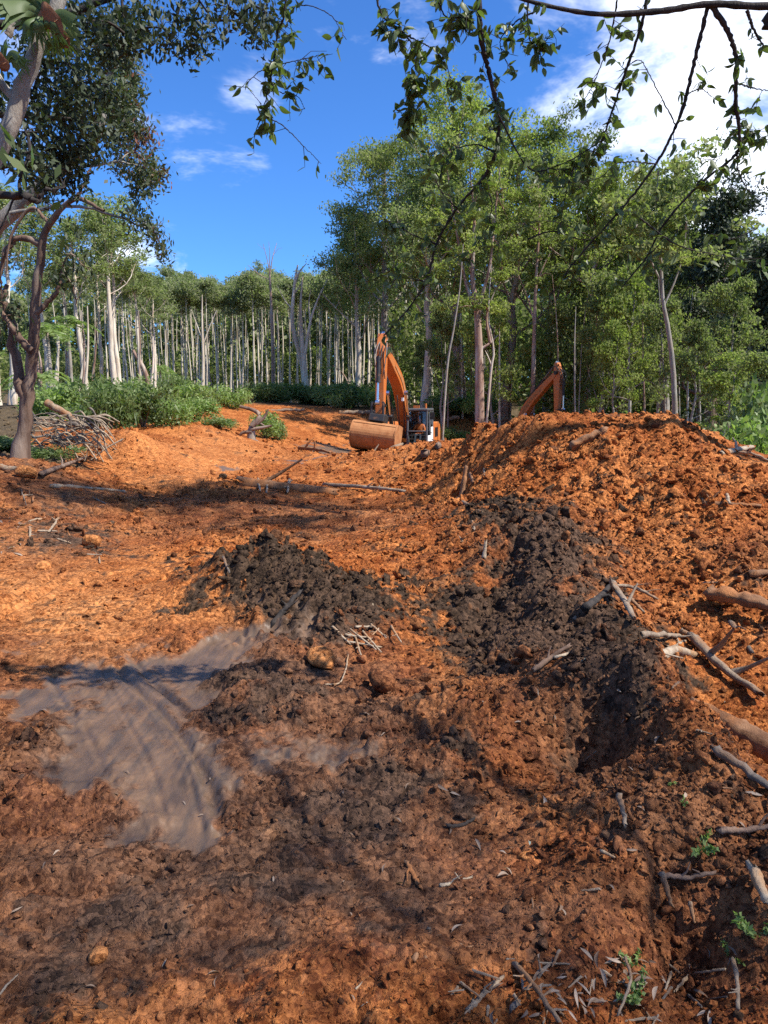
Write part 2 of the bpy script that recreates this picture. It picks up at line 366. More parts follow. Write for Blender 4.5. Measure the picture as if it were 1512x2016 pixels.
# ------------------------------------------------------------------ terrain: broad shape from spot heights
CP = []   # (theta, ln r, z)
def cp_xyz(x, y, z): CP.append((math.atan2(x, y), math.log(math.hypot(x, y)), z))
def cp(px, py, Y): cp_xyz(*at(px, py, Y))
def cpz(px, Y, z): cp_xyz((px - 756) / FPX * Y * 1.0, Y, z)
for a in range(-180, 180, 30):
    for r, z in ((.4, 0), (1.2, 0)): CP.append((math.radians(a), math.log(r), z))
for a in (-180, -150, -120, -90, -60, -45, 45, 60, 90, 120, 150, 180):
    for r in (3, 8, 20, 60, 200, 600):
        z = {3: 0, 8: .15, 20: .4, 60: 1.2, 200: 5, 600: 12}[r]
        CP.append((math.radians(a), math.log(r), z))
for a in (-30, -15, 0, 15, 30):
    CP.append((math.radians(a), math.log(170), 6.0)); CP.append((math.radians(a), math.log(600), 14.0))
for p in [
    (0, 2010, 1.7), (400, 2010, 1.7), (756, 2010, 1.7), (1100, 2010, 1.7), (1250, 1950, 1.82), (1500, 2000, 1.72),
    (1250, 1850, 1.99), (1500, 1850, 1.97), (1250, 1750, 2.15), (1480, 1750, 2.13),
    (0, 1700, 2.4), (400, 1700, 2.4), (800, 1700, 2.4), (1050, 1720, 2.33), (1150, 1650, 2.37), (1450, 1650, 2.32), (1300, 1600, 2.44),
    (0, 1500, 3.1), (350, 1500, 3.1), (700, 1500, 3.12), (950, 1530, 3.0), (1020, 1480, 3.2), (1130, 1500, 3.30), (1200, 1490, 3.26),
    (1130, 1365, 3.42), (1020, 1375, 3.55), (1230, 1385, 3.28), (1300, 1490, 2.84),
    (1400, 1432, 2.98), (1512, 1548, 2.62), (1330, 1345, 3.45), (1250, 1250, 4.4),
    (1480, 1385, 4.25), (1400, 1330, 4.7), (1320, 1270, 5.1), (1480, 1270, 5.0),
    (1480, 1150, 5.7), (1300, 1150, 5.95), (1480, 1020, 7.0), (1300, 1020, 7.2), (1190, 1020, 7.4), (1150, 930, 8.6), (1350, 920, 8.5), (1490, 955, 7.9),
    (1512, 922, 8.6), (1430, 884, 9.2), (1380, 850, 9.6), (1335, 828, 9.8), (1240, 822, 10), (1150, 822, 10.1), (1060, 822, 10.2), (1010, 832, 12), (960, 848, 14), (900, 874, 18), (850, 899, 24),
    (900, 1000, 11.2), (960, 950, 10.6), (900, 935, 13.6), (1040, 900, 9.7),
    (1050, 1005, 7.5), (980, 1000, 8.8), (1000, 1080, 6.8), (1100, 1120, 6.0), (1130, 1200, 5.25), (1200, 1300, 4.25), (950, 1250, 5.2), (900, 1350, 4.25), (1050, 1310, 4.15),
    (480, 1110, 6.35), (540, 1117, 6.15), (440, 1122, 6.5), (480, 1225, 5.35), (480, 1085, 8.0), (640, 1138, 5.95), (700, 1172, 5.6), (640, 1265, 4.75), (640, 1090, 7.8), (760, 1150, 6.2), (350, 1130, 6.9),
    (150, 1150, 6.4), (0, 1150, 6.4), (0, 1270, 4.7), (300, 1250, 5.0), (300, 1380, 3.8), (0, 1380, 3.8), (600, 1380, 3.85),
    (100, 1040, 8.6), (300, 1050, 9.2), (0, 1040, 8.2), (0, 950, 10.5), (100, 950, 11), (60, 905, 12.5), (-100, 900, 12), (180, 940, 13),
    (500, 1000, 11), (750, 1010, 10.6), (300, 975, 13), (600, 955, 14), (750, 945, 15),
    (250, 856, 15.6), (215, 885, 15.2), (340, 948, 13.7), (260, 948, 13.8), (205, 935, 14.2), (290, 862, 16.4), (430, 930, 16), (330, 870, 18.5), (420, 842, 22), (480, 882, 20), (540, 900, 19.5), (150, 850, 19), (100, 866, 16),
    (600, 905, 25), (700, 910, 29), (780, 900, 30.5), (640, 874, 34), (830, 897, 34.5), (860, 895, 34), (890, 888, 34), (800, 900, 33),
    (870, 862, 46), (950, 840, 50), (600, 830, 46), (600, 806, 49), (480, 808, 45), (700, 809, 51), (480, 850, 32), (400, 814, 36), (300, 815, 30),
    (200, 792, 55), (600, 790, 75), (100, 800, 38), (900, 808, 62), (400, 785, 80), (800, 790, 85),
]: cp(*p)
for p in [(1450, 3.6, -.50), (1512, 3.25, -.48), (1390, 3.95, -.38), (1340, 4.3, -.2), (1240, 13, .2), (1060, 14, -.2), (1400, 12.5, .1), (1500, 11.5, .2), (1100, 20, -1.3), (1250, 22, -.9),
          (1030, 45, -3.2), (1060, 40, -3.0), (1000, 49, -2.9), (985, 44.7, -3.2), (965, 43, -2.9), (1010, 41, -3.1), (960, 46, -2.6), (1100, 46, -3.0), (800, 39, -1.85), (830, 41, -1.85), (770, 40, -1.8), (800, 43, -1.7), (1300, 40, 0), (1400, 28, 0.2), (1200, 60, 1.2), (1395, 2.02, -.17), (1405, 1.9, -.12)]: cpz(*p)
CP = np.array(CP)
KT = 1.0
def _phi(d): return d
def _tps():
    X = CP[:, :2].copy(); n = len(X)
    D = np.linalg.norm(X[:, None] - X[None], axis=2); K = np.sqrt(D * D + .0004) + np.eye(n) * 1e-4
    Pm = np.hstack([np.ones((n, 1)), X]); A = np.zeros((n + 3, n + 3)); A[:n, :n] = -K; A[:n, n:] = Pm; A[n:, :n] = Pm.T
    sol = np.linalg.solve(A, np.concatenate([CP[:, 2], np.zeros(3)])); return X, sol
_TX, _TS = _tps()
def _tps_eval(q):
    out = np.empty(len(q)); n = len(_TX)
    for i in range(0, len(q), 20000):
        s = q[i:i + 20000]
        D = np.sqrt(((s[:, None] - _TX[None]) ** 2).sum(2) + .0004)
        out[i:i + 20000] = -D @ _TS[:n] + _TS[n] + s @ _TS[n + 1:]
    return out
# table in (theta, ln r): dense in front
GT = np.unique(np.concatenate([np.linspace(-math.pi, -.62, 40), np.linspace(-.62, .62, 220), np.linspace(.62, math.pi, 40)]))
GR = np.linspace(math.log(.2), math.log(700), 420)
_tt, _rr = np.meshgrid(GT, GR, indexing='ij')
GZ = _tps_eval(np.stack([_tt.ravel(), _rr.ravel()], 1)).reshape(_tt.shape)
def table(T, th, lr):
    i = np.clip(np.searchsorted(GT, th) - 1, 0, len(GT) - 2); ft = np.clip((th - GT[i]) / (GT[i + 1] - GT[i]), 0, 1)
    g = (lr - GR[0]) / (GR[1] - GR[0]); j = np.clip(np.floor(g).astype(int), 0, len(GR) - 2); fr = np.clip(g - j, 0, 1)
    return (T[i, j] * (1 - ft) + T[i + 1, j] * ft) * (1 - fr) + (T[i, j + 1] * (1 - ft) + T[i + 1, j + 1] * ft) * fr
def base_z(x, y):
    x = np.atleast_1d(np.asarray(x, float)); y = np.atleast_1d(np.asarray(y, float))
    return table(GZ, np.arctan2(x, y), np.log(np.maximum(np.hypot(x, y), .2)))
def hit(px, py, zf=base_z, r0=1.0, r1=160.):
    """first ground point seen along a line of sight"""
    d = ray(px, py); d = d / d[1]
    Y = np.exp(np.linspace(math.log(r0), math.log(r1), 1500)); P = EYE[None] + d[None] * Y[:, None]
    g = zf(P[:, 0], P[:, 1]); k = np.where(P[:, 2] <= g)[0]
    k = k[0] if len(k) else len(Y) - 1
    return P[k]

# ------------------------------------------------------------------ soil zones (polygons given by spots on the ground)
def zone(pix, soft=.05):
    pts = []
    for a in pix:
        p = hit(*a); pts.append((math.atan2(p[0], p[1]), math.log(math.hypot(p[0], p[1]))))
    pts = np.array(pts); q = np.stack([_tt.ravel(), _rr.ravel()], 1)
    sel = (q[:, 0] > pts[:, 0].min() - .4) & (q[:, 0] < pts[:, 0].max() + .4) & (q[:, 1] > pts[:, 1].min() - .5) & (q[:, 1] < pts[:, 1].max() + .5)
    s = q[sel]; dm = np.full(len(s), 9.); ins = np.zeros(len(s), bool)
    for a, b in zip(pts, np.roll(pts, -1, 0)):
        ab = b - a; t = np.clip(((s - a) @ ab) / (ab @ ab + 1e-12), 0, 1); dm = np.minimum(dm, np.linalg.norm(s - a - t[:, None] * ab, axis=1))
        c = ((a[1] > s[:, 1]) != (b[1] > s[:, 1])) & (s[:, 0] < (b[0] - a[0]) * (s[:, 1] - a[1]) / (b[1] - a[1] + 1e-12) + a[0]); ins ^= c
    sd = np.where(ins, dm, -dm); o = np.zeros(len(q)); o[sel] = sst(-soft, soft, sd); return o.reshape(_tt.shape)
def zmax(*z): return np.maximum.reduce(z)
Z_mud = zmax(zone([(60, 1300), (330, 1270), (560, 1240), (500, 1320), (420, 1420), (480, 1560), (430, 1650), (240, 1640), (150, 1520), (110, 1400), (0, 1420), (0, 1380)], .05) * 1.0,
             zone([(560, 1440), (700, 1480), (800, 1560), (620, 1600), (450, 1560), (480, 1480)], .06) * .8,
             zone([(590, 885), (690, 862), (690, 890), (640, 905)], .02), zone([(425, 915), (470, 912), (470, 932), (430, 932)], .02),
             zone([(560, 905), (640, 898), (620, 915)], .02))
Z_dark = zmax(zone([(400, 1115), (520, 1103), (590, 1118), (730, 1165), (790, 1240), (640, 1300), (520, 1275), (410, 1190)], .05), zone([(740, 1180), (880, 1180), (900, 1320), (760, 1300)], .08) * .55,
              zone([(860, 1030), (1000, 1000), (1100, 1080), (1150, 1200), (1290, 1290), (1390, 1420), (1300, 1420), (1150, 1350), (980, 1340), (830, 1280), (870, 1150), (960, 1100)], .08) * 1.05,
              zone([(430, 1400), (620, 1340), (650, 1390), (560, 1440)], .04) * .8, zone([(640, 1440), (800, 1425), (780, 1445)], .03) * .9,
              zone([(830, 1490), (980, 1500), (990, 1590), (850, 1570)], .05) * .8, zone([(560, 1620), (900, 1600), (950, 1660), (700, 1680)], .05) * .75,
              zone([(380, 1350), (520, 1320), (560, 1360), (440, 1400)], .05) * .6,
              zone([(0, 1750), (450, 1700), (800, 1760), (700, 1830), (150, 1860)], .1) * .40,
              zone([(60, 1000), (130, 990), (230, 1090), (170, 1110), (70, 1060)], .04) * .7, zone([(230, 1080), (300, 1050), (200, 1130)], .03) * .55)
Z_brown_shade = zmax(zone([(200, 1010), (350, 960), (700, 985), (880, 1010), (800, 1060), (520, 1070), (260, 1060)], .08) * .45,  # brown soil, with foreground shade painted in as colour
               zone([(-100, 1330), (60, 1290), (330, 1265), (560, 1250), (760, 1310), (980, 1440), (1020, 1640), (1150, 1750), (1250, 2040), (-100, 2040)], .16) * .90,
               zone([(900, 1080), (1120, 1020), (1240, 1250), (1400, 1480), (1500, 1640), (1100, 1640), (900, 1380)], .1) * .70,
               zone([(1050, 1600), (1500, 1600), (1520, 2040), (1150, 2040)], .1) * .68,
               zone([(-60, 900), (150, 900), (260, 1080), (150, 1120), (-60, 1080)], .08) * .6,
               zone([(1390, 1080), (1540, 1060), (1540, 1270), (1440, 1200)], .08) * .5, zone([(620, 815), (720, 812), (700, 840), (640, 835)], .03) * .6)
Z_pale = zmax(zone([(560, 1640), (640, 1630), (650, 1690), (450, 1700)], .03), zone([(560, 1760), (760, 1720), (740, 1790)], .05) * .5,
              zone([(0, 1060), (160, 1120), (350, 1180), (250, 1300), (0, 1300)], .1) * .6, zone([(230, 870), (420, 850), (560, 900), (420, 950), (300, 950)], .05) * .35, zone([(880, 850), (990, 838), (960, 860)], .03) * .8)
Z_heap = zmax(zone([(840, 880), (960, 850), (1060, 824), (1240, 824), (1340, 834), (1512, 930), (1540, 1300), (1400, 1340), (1250, 1200), (1120, 1020), (900, 1000), (850, 930)], .1))
Z_lump = zmax(zone([(420, 1115), (520, 1108), (720, 1165), (780, 1250), (620, 1300), (500, 1260), (400, 1200)], .07),
              zone([(860, 1030), (1000, 1000), (1150, 1100), (1300, 1290), (1450, 1500), (1512, 1600), (1512, 1850), (1200, 1850), (1100, 1650), (1220, 1480), (1020, 1400), (860, 1300), (880, 1150)], .08))
Z_cut = zone([(225, 885), (330, 868), (480, 860), (560, 900), (430, 945), (300, 950)], .05)
Z_flat = zone([(0, 1060), (160, 1100), (380, 1090), (420, 1170), (380, 1250), (0, 1290)], .07)
Z_trod = zone([(-50, 1650), (450, 1680), (800, 1650), (1050, 1700), (1000, 2050), (-50, 2050)], .15)
del_fn = None
LOGS_COARSE = None
def fields(x, y):
    th = np.arctan2(x, y); r = np.maximum(np.hypot(x, y), .2); lr = np.log(r)
    w1 = fbm(x * 1.1 + 3, y * 1.1, 4, 31); w2 = fbm(x * 1.1 - 8, y * 1.1 + 4, 4, 32)
    w3 = fbm(x * 6, y * 6, 3, 33); w4 = fbm(x * 6 + 7, y * 6, 3, 34); q = np.minimum(1, 5 / r)
    wt = th + .06 * w1 + .05 * w3 * q; wl = lr + .10 * w2 + .07 * w4 * q
    T = lambda z: table(z, wt, wl)
    return th, r, lr, T
GROOVES = [([(212, 1292), (260, 1350), (330, 1420), (385, 1500), (425, 1590), (438, 1650)], .016, .020), ([(255, 1290), (300, 1345), (350, 1385)], .012, .018),
           ([(100, 1310), (115, 1370), (150, 1420)], .009, .016), ([(220, 1545), (235, 1640)], .007, .012), ([(165, 1430), (200, 1500)], .006, .014), ([(190, 1300), (240, 1400), (300, 1520), (330, 1640)], .005, .012), ([(230, 1300), (300, 1400), (360, 1500), (400, 1640)], .004, .010), ([(560, 1450), (640, 1500), (740, 1560)], .006, .014), ([(520, 1480), (600, 1530), (680, 1590)], .005, .012),
           ([(0, 1195), (60, 1165), (110, 1135)], .04, .05), ([(0, 1215), (70, 1180), (130, 1140)], .03, .04), ([(450, 1570), (500, 1520), (560, 1500)], .007, .015)]
GW = []
for pl, dp, wd in GROOVES: GW.append((spline([hit(*p)[:2] for p in pl], 120), dp, wd))
def part(fn, x, y, m):
    o = np.zeros_like(x); k = m > 0
    if k.any(): o[k] = fn(x[k], y[k]) * m[k]
    return o
def ground(x, y):
    x = np.atleast_1d(np.asarray(x, float)); y = np.atleast_1d(np.asarray(y, float))
    th, r, lr, T = fields(x, y)
    z = table(GZ, th, lr)
    mud = T(Z_mud); heap = T(Z_heap); lump = T(Z_lump); cut = T(Z_cut); flat = T(Z_flat); trod = T(Z_trod)
    mud0 = mud; mud = mud * sst(.12, .34, vnoise(x * 3.1, y * 3.1, 81) + .35 * mud)
    fore = sst(70, 25, r)
    patchy = .55 + .7 * sst(.35, .7, vnoise(x * .9 + 3, y * .9, 82))
    R = (.66 * patchy + .36 * heap + .28 * lump) * (1 - .95 * mud) * (1 - .80 * cut) * (1 - .55 * flat) * (1 - .74 * trod) * fore
    z = z + .10 * fbm(x * .35, y * .35, 3, 5) * sst(3, 12, r)
    big = clod(x * 1.3, y * 1.3, 11) * .20 * (heap * .5 + lump * .7 + .2) * sst(2.2, 5, r)
    mid = clod(x * 3.1, y * 3.1, 12) * .115
    sm = part(lambda a, b: clod(a * 7.6, b * 7.6, 13), x, y, sst(45, 25, r)) * .062
    ti = part(lambda a, b: clod(a * 19, b * 19, 14), x, y, sst(14, 8, r)) * .030
    mi = part(lambda a, b: clod(a * 45, b * 45, 15), x, y, sst(6, 3, r)) * .0135
    f1 = (1 - np.abs(fbm(x * 4, y * 4, 5, 16, .62))) ** 2 * .06
    f2 = part(lambda a, b: fbm(a * 34, b * 34, 2, 19, .6), x, y, sst(7, 3, r)) * .014
    z = z + R * (big + mid + sm + ti + mi + f1 - .06 + f2)
    # tread and drag lines across the trodden clay: stretched sideways
    hz = np.maximum(trod, .55 * sst(6.5, 5, r)) * (1 - lump)
    z = z + part(lambda a, b: (clod(a * 2.0 + .5 * b, b * 8.0 - a, 41) - .15) * sst(.35, .62, vnoise(a * 1.7, b * 2.4, 42)) * .085, x, y, hz * (1 - mud0))
    z = z + part(lambda a, b: .010 * fbm(a * 12, b * 44, 3, 43, .6) + .022 * clod(a * 13, b * 21, 45) * sst(.4, .7, vnoise(a * 2.6, b * 2.6, 46)) + .009 * clod(a * 33, b * 33, 44), x, y, trod)
    # scrape grooves in the smeared patch
    near = mud * sst(9, 6, r); gx = x * .853 + y * .521; gy = x * .521 - y * .853
    z = z + part(lambda a, b: .0045 * fbm(a * 3.2, b * .22, 3, 51, .55) + .005 * fbm(a * 13, b * .35, 3, 54, .6) + .0025 * fbm(a * 40, b * .8, 2, 53), gx, gy, near)
    z = z + part(lambda a, b: .028 * sst(.70, .84, vnoise(a * 3, b * 3, 57)) * (clod(a * 11, b * 11, 58) + .4 * clod(a * 27, b * 27, 59)), x, y, near)
    for P, dp, wd in GW:
        k = (x > P[:, 0].min() - .3) & (x < P[:, 0].max() + .3) & (y > P[:, 1].min() - .3) & (y < P[:, 1].max() + .3)
        if k.any():
            d = np.sqrt(((np.stack([x[k], y[k]], 1)[:, None] - P[None]) ** 2).sum(2)).min(1)
            z[k] += -dp * np.exp(-(d / wd) ** 2) + .6 * dp * np.exp(-((d - 2.1 * wd) / wd) ** 2)
    # machine scrape marks in the cut bank and track marks
    gc = x * .55 + y * .83
    z = z + part(lambda a, b: .05 * fbm(a * 4.5, b * .5, 4, 61, .6), gc, x - y, cut)
    z = z + part(lambda a, b: .02 * fbm((b - .25 * a) * 9, a * .6, 4, 66, .6), x, y, flat)
    return z
_gz = lambda x, y: ground(x, y)
def G(px, py):
    b = hit(px, py)[1]; d = ray(px, py); d = d / d[1]; Y = np.linspace(b * .80, b * 1.2, 200); P = EYE[None] + d[None] * Y[:, None]
    k = np.where(P[:, 2] <= ground(P[:, 0], P[:, 1]))[0]; return P[k[0] if len(k) else 199].copy()
def gz(x, y): return float(ground(x, y)[0])

def build_ground():
    th = np.concatenate([np.linspace(-180, -34, 34)[:-1], np.linspace(-34, 34, 600), np.linspace(34, 180, 34)[1:]]) * math.pi / 180
    r = np.concatenate([np.geomspace(.2, 1.3, 14)[:-1], np.exp(np.arange(math.log(1.3), math.log(16), .0033)), np.geomspace(16, 60, 150)[1:], np.geomspace(60, 700, 40)[1:]])
    T, R = np.meshgrid(th, r, indexing='ij'); x = (R * np.sin(T)).ravel(); y = (R * np.cos(T)).ravel()
    z = ground(x, y)
    nt, nr = len(th), len(r)
    i = np.arange(nt - 1)[:, None] * nr; j = np.arange(nr - 1)[None]
    F = np.stack([i + j, i + j + 1, i + nr + j + 1, i + nr + j], -1).reshape(-1, 4)
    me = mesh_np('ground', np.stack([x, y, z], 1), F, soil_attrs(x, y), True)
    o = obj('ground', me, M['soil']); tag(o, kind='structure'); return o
def soil_attrs(x, y):
    th, r, lr, T = fields(x, y)
    side = sst(.55, .8, np.abs(th)) * 0
    far = sst(44, 60, r)
    wv = th + .10 * fbm(x * .5, y * .5, 4, 88)
    wood_r = sst(12, 17, r) * sst(.28, .42, wv)               # beyond the heap on the right
    wood_l = sst(13, 16, r) * sst(-.34, -.46, wv)
    lit = np.clip(np.maximum.reduce([far, wood_r, wood_l, sst(.62, .75, np.abs(th)) * sst(4, 9, r)]), 0, 1)
    gx = x * .853 + y * .521; gy = x * .521 - y * .853; st = fbm(gx * 6.5, gy * .45, 4, 91, .6) * .62 + .5
    return {'dark': T(Z_dark), 'mud': T(Z_mud) * (.66 + .34 * sst(.28, .56, st)), 'pale': T(Z_pale), 'brown': T(Z_brown_shade), 'litter': lit,
            'n1': fbm(x * 2.2, y * 2.2, 5, 71, .65) * .62 + .5, 'n2': fbm(x * 9, y * 9, 5, 72, .7) * .62 + .5}
GROUND = build_ground()

# ------------------------------------------------------------------ loose clods on the dug soil
def ico(sub=1):
    import bmesh
    bm = bmesh.new(); bmesh.ops.create_icosphere(bm, subdivisions=sub, radius=1.0)
    V = np.array([v.co[:] for v in bm.verts]); bm.verts.index_update(); F = np.array([[v.index for v in f.verts] for f in bm.faces]); bm.free(); return V, F
IV, IF = ico(2)
def lumpy(seed, amt=.35):
    r = np.random.default_rng(seed); V = IV.copy()
    for k in range(9):
        d = r.normal(size=3); d /= np.linalg.norm(d); c = r.uniform(.45, .85)
        t = V @ d; V = V - np.maximum(t - c, 0)[:, None] * d * .9
    V *= (1 + amt * (r.random((len(V), 1)) - .5) * .5)
    return V * r.uniform(.7, 1.25, 3)
def build_clods():
    n = 170000; th = rng.uniform(-.60, .60, n); lr = rng.uniform(math.log(1.6), math.log(36), n)
    x = np.exp(lr) * np.sin(th); y = np.exp(lr) * np.cos(th)
    _, r, _, T = fields(x, y)
    patch = sst(.42, .72, vnoise(x * 1.3 + 8, y * 1.3, 85)); mid = sst(4, 6.5, r)
    w = (.08 + .20 * sst(5, 3, r) + .22 * patch * mid + .50 * T(Z_heap) + .48 * T(Z_lump)) * (1 - sst(.15, .4, T(Z_mud))) * (1 - .9 * T(Z_cut)) * (1 - .30 * T(Z_trod)) * (1 - .6 * T(Z_flat)) * (1 - .8 * sst(17, 22, r) * sst(-.1, -.25, th[:]))
    k = rng.random(n) < w; x, y, r = x[k], y[k], r[k]; z = ground(x, y); m = len(x)
    s = (.0028 + .0024 * r) * (rng.pareto(2.6, m) * .55 + .5); s = np.minimum(np.minimum(s, .008 + .0075 * r), .065) * (1 - .45 * T(Z_trod)[k])
    src = bpy.data.collections.new('clod_shapes')
    mat = soil_material('INSTANCER')
    for q_ in range(9):
        q = np.random.default_rng(q_ + 50); V = IV.copy()
        for _ in range(11):
            d = q.normal(size=3); d /= np.linalg.norm(d); V = V - np.maximum(V @ d - q.uniform(.22, .60), 0)[:, None] * d
        V = V * (1 + .22 * (q.random((len(V), 1)) - .5)) * q.uniform(.5, 1.35, 3) * 1.45
        me = mesh_np('clod_shape', V, IF, None, False); me.materials.append(mat); src.objects.link(bpy.data.objects.new('clod_shape', me))
    me = mesh_np('soil_clods', np.stack([x, y, z + s * .15], 1), [np.zeros((0, 3))], soil_attrs(x, y)) if False else bpy.data.meshes.new('soil_clods')
    me.vertices.add(m); me.vertices.foreach_set('co', np.stack([x, y, z + s * .15], 1).astype(np.float32).ravel())
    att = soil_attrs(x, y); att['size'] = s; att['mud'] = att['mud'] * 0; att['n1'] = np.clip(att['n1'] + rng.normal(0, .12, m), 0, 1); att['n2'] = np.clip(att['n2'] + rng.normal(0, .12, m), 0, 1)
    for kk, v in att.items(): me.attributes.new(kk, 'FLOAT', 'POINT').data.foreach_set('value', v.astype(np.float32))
    me.attributes.new('turn', 'FLOAT_VECTOR', 'POINT').data.foreach_set('vector', rng.uniform(0, 6.28, (m, 3)).astype(np.float32).ravel())
    me.attributes.new('pick', 'INT', 'POINT').data.foreach_set('value', rng.integers(0, 9, m).astype(np.int32))
    ob = obj('soil_clods', me); tag(ob, 'loose crumbling clods of orange and dark soil scattered over the heaps', 'soil', kind='stuff')
    ng = bpy.data.node_groups.new('clods', 'GeometryNodeTree'); ng.interface.new_socket('Geometry', in_out='INPUT', socket_type='NodeSocketGeometry'); ng.interface.new_socket('Geometry', in_out='OUTPUT', socket_type='NodeSocketGeometry')
    N = ng.nodes; gi = N.new('NodeGroupInput'); go = N.new('NodeGroupOutput'); ci = N.new('GeometryNodeCollectionInfo'); ci.inputs['Collection'].default_value = src; ci.inputs['Separate Children'].default_value = True; ci.inputs['Reset Children'].default_value = True
    mp = N.new('GeometryNodeMeshToPoints'); ip = N.new('GeometryNodeInstanceOnPoints'); ip.inputs['Pick Instance'].default_value = True
    def na(nm, t):
        a = N.new('GeometryNodeInputNamedAttribute'); a.data_type = t; a.inputs['Name'].default_value = nm; return a.outputs['Attribute']
    ng.links.new(gi.outputs[0], mp.inputs['Mesh']); ng.links.new(mp.outputs[0], ip.inputs['Points']); ng.links.new(ci.outputs[0], ip.inputs['Instance'])
    ng.links.new(na('pick', 'INT'), ip.inputs['Instance Index']); ng.links.new(na('turn', 'FLOAT_VECTOR'), ip.inputs['Rotation']); ng.links.new(na('size', 'FLOAT'), ip.inputs['Scale'])
    ng.links.new(ip.outputs[0], go.inputs[0]); md = ob.modifiers.new('clods', 'NODES'); md.node_group = ng
    print('clods', m)
build_clods()

# ------------------------------------------------------------------ trees: generators
def leaf_cards(C, length, width, down=.3, seed=0, axis=None, fold=.12, var=None):
    """one small folded diamond per centre; returns V, F, var"""
    q = np.random.default_rng(seed); n = len(C)
    d = q.normal(size=(n, 3)); d[:, 2] -= down * 2; 
    if axis is not None: d = d * .5 + axis
    d /= np.linalg.norm(d, axis=1)[:, None] + 1e-9
    e = q.normal(size=(n, 3)); s = np.cross(d, e); s /= np.linalg.norm(s, axis=1)[:, None] + 1e-9; nn = np.cross(d, s)
    L = (length * q.uniform(.6, 1.3, n))[:, None]; W = (width * q.uniform(.7, 1.3, n))[:, None]
    a = C - d * L * .5; b = C + s * W * .5 + nn * W * fold; c = C + d * L * .5; e2 = C - s * W * .5 + nn * W * fold
    V = np.stack([a, b, c, e2], 1).reshape(-1, 3); F = np.arange(4 * n).reshape(-1, 4)
    v = q.random(n) if var is None else var
    return V, F, np.repeat(v, 4)

def clump_points(cent, R, per, q, flat=.7):
    """points spread through lumpy clumps, denser to the outside and top"""
    C = np.repeat(cent, per, 0); n = len(C); d = q.normal(size=(n, 3)); d /= np.linalg.norm(d, axis=1)[:, None]
    rr = np.repeat(np.broadcast_to(R, (len(cent),)), per) * q.random(n) ** .5
    d[:, 2] *= flat
    return C + d * rr[:, None]

def tree_mesh(seed, H, r0, start=.5, nb=14, spread=.34, levels=2, leaf=.26, lw=.09, per=55, clumpR=.75, lean=(0, 0), rise=.75, crook=.02, droop=.3, fork=None, sides=7, flat=.65, sub=4, inner=0, taper=.75):
    """returns (trunk mesh, crown mesh), base at the origin"""
    q = np.random.default_rng(seed); J = Join(); tips = []
    n = 14; t = np.linspace(0, 1, n)
    wob = np.cumsum(q.normal(size=(n, 2)) * crook * H / 6, 0); wob -= wob[0]
    P = np.stack([lean[0] * t * H + wob[:, 0], lean[1] * t * H + wob[:, 1], t * H * .95], 1)
    rad = r0 * (1 - taper * t) ; rad[0] *= 1.35; rad[1] *= 1.06
    Pd = P.copy(); Pd[0, 2] -= .6
    J.add(*tube(Pd, rad, sides + 3))
    def bez(p, d, L, r, lev, up):
        k = 6; pts = [p]; dd = d.copy()
        for i in range(k - 1):
            dd = dd + np.array([0, 0, up * .16]) + q.normal(size=3) * .13; dd /= np.linalg.norm(dd); pts.append(pts[-1] + dd * L / (k - 1))
        pts = np.array(pts); J.add(*tube(pts, np.linspace(r, r * .35, k), max(4, sides - lev * 2))); return pts, dd
    def grow(p, d, L, r, lev):
        pts, dd = bez(p, d, L, r, lev, rise)
        if lev >= levels: tips.append(pts[-1]); tips.append(pts[-2] + q.normal(size=3) * .2); return
        for i in range(sub):
            j = q.integers(2, 6); a = q.normal(size=3) * .75; a[2] = abs(a[2]) * .5
            d2 = dd * .7 + a; d2 /= np.linalg.norm(d2); grow(pts[j], d2, L * q.uniform(.4, .65), r * .5, lev + 1)
        tips.append(pts[-1])
    for i in range(nb):
        f = start + (1 - start) * ((i + q.random()) / nb) ** .85; f = min(f, .985); k = f * (n - 1); a = int(k); p = P[a] + (P[min(a + 1, n - 1)] - P[a]) * (k - a)
        az = i * 2.4 + q.random() * .8; el = q.uniform(.25, .8) * rise + .35 * (f - start)
        d = np.array([math.cos(az) * math.cos(el), math.sin(az) * math.cos(el), math.sin(el)])
        L = spread * H * (1.15 - .75 * (f - start) / (1 - start + 1e-6)) * q.uniform(.65, 1.15)
        grow(p, d, L, max(.015, r0 * (1 - taper * f) * .42), 1)
    tips.append(P[-1])
    tips = np.array(tips)
    if inner: tips = np.vstack([tips, P[int(n * start):][q.integers(0, n - int(n * start), inner)] + q.normal(size=(inner, 3)) * np.array([1, 1, 1]) * spread * H * .35])
    R = clumpR * q.uniform(.55, 1.3, len(tips))
    C = clump_points(tips, R, per, q, flat)
    tv = np.repeat(np.clip(q.normal(.5, .22, len(tips)), 0, 1), per)
    V, F, v = leaf_cards(C, leaf, lw, droop, seed + 1, var=np.clip(tv + q.normal(0, .18, len(C)), 0, 1))
    return J.mesh('trunk'), mesh_np('crown', V, F, {'var': v})

def make_tree(name, meshes, bark, leaf, loc, rz=0., sc=1., szz=1., label='', cat='tree', group=None, sink=.0):
    o = empty(name, loc, rz); o.scale = (sc, sc, sc * szz)
    obj('trunk', meshes[0], M[bark], o)
    if meshes[1] is not None: obj('crown', meshes[1], M[leaf], o)
    return tag(o, label, cat, group)
def spot(px, Y):
    x = (px - 756) / FPX * Y; return x, Y, float(base_z(x, Y)[0])

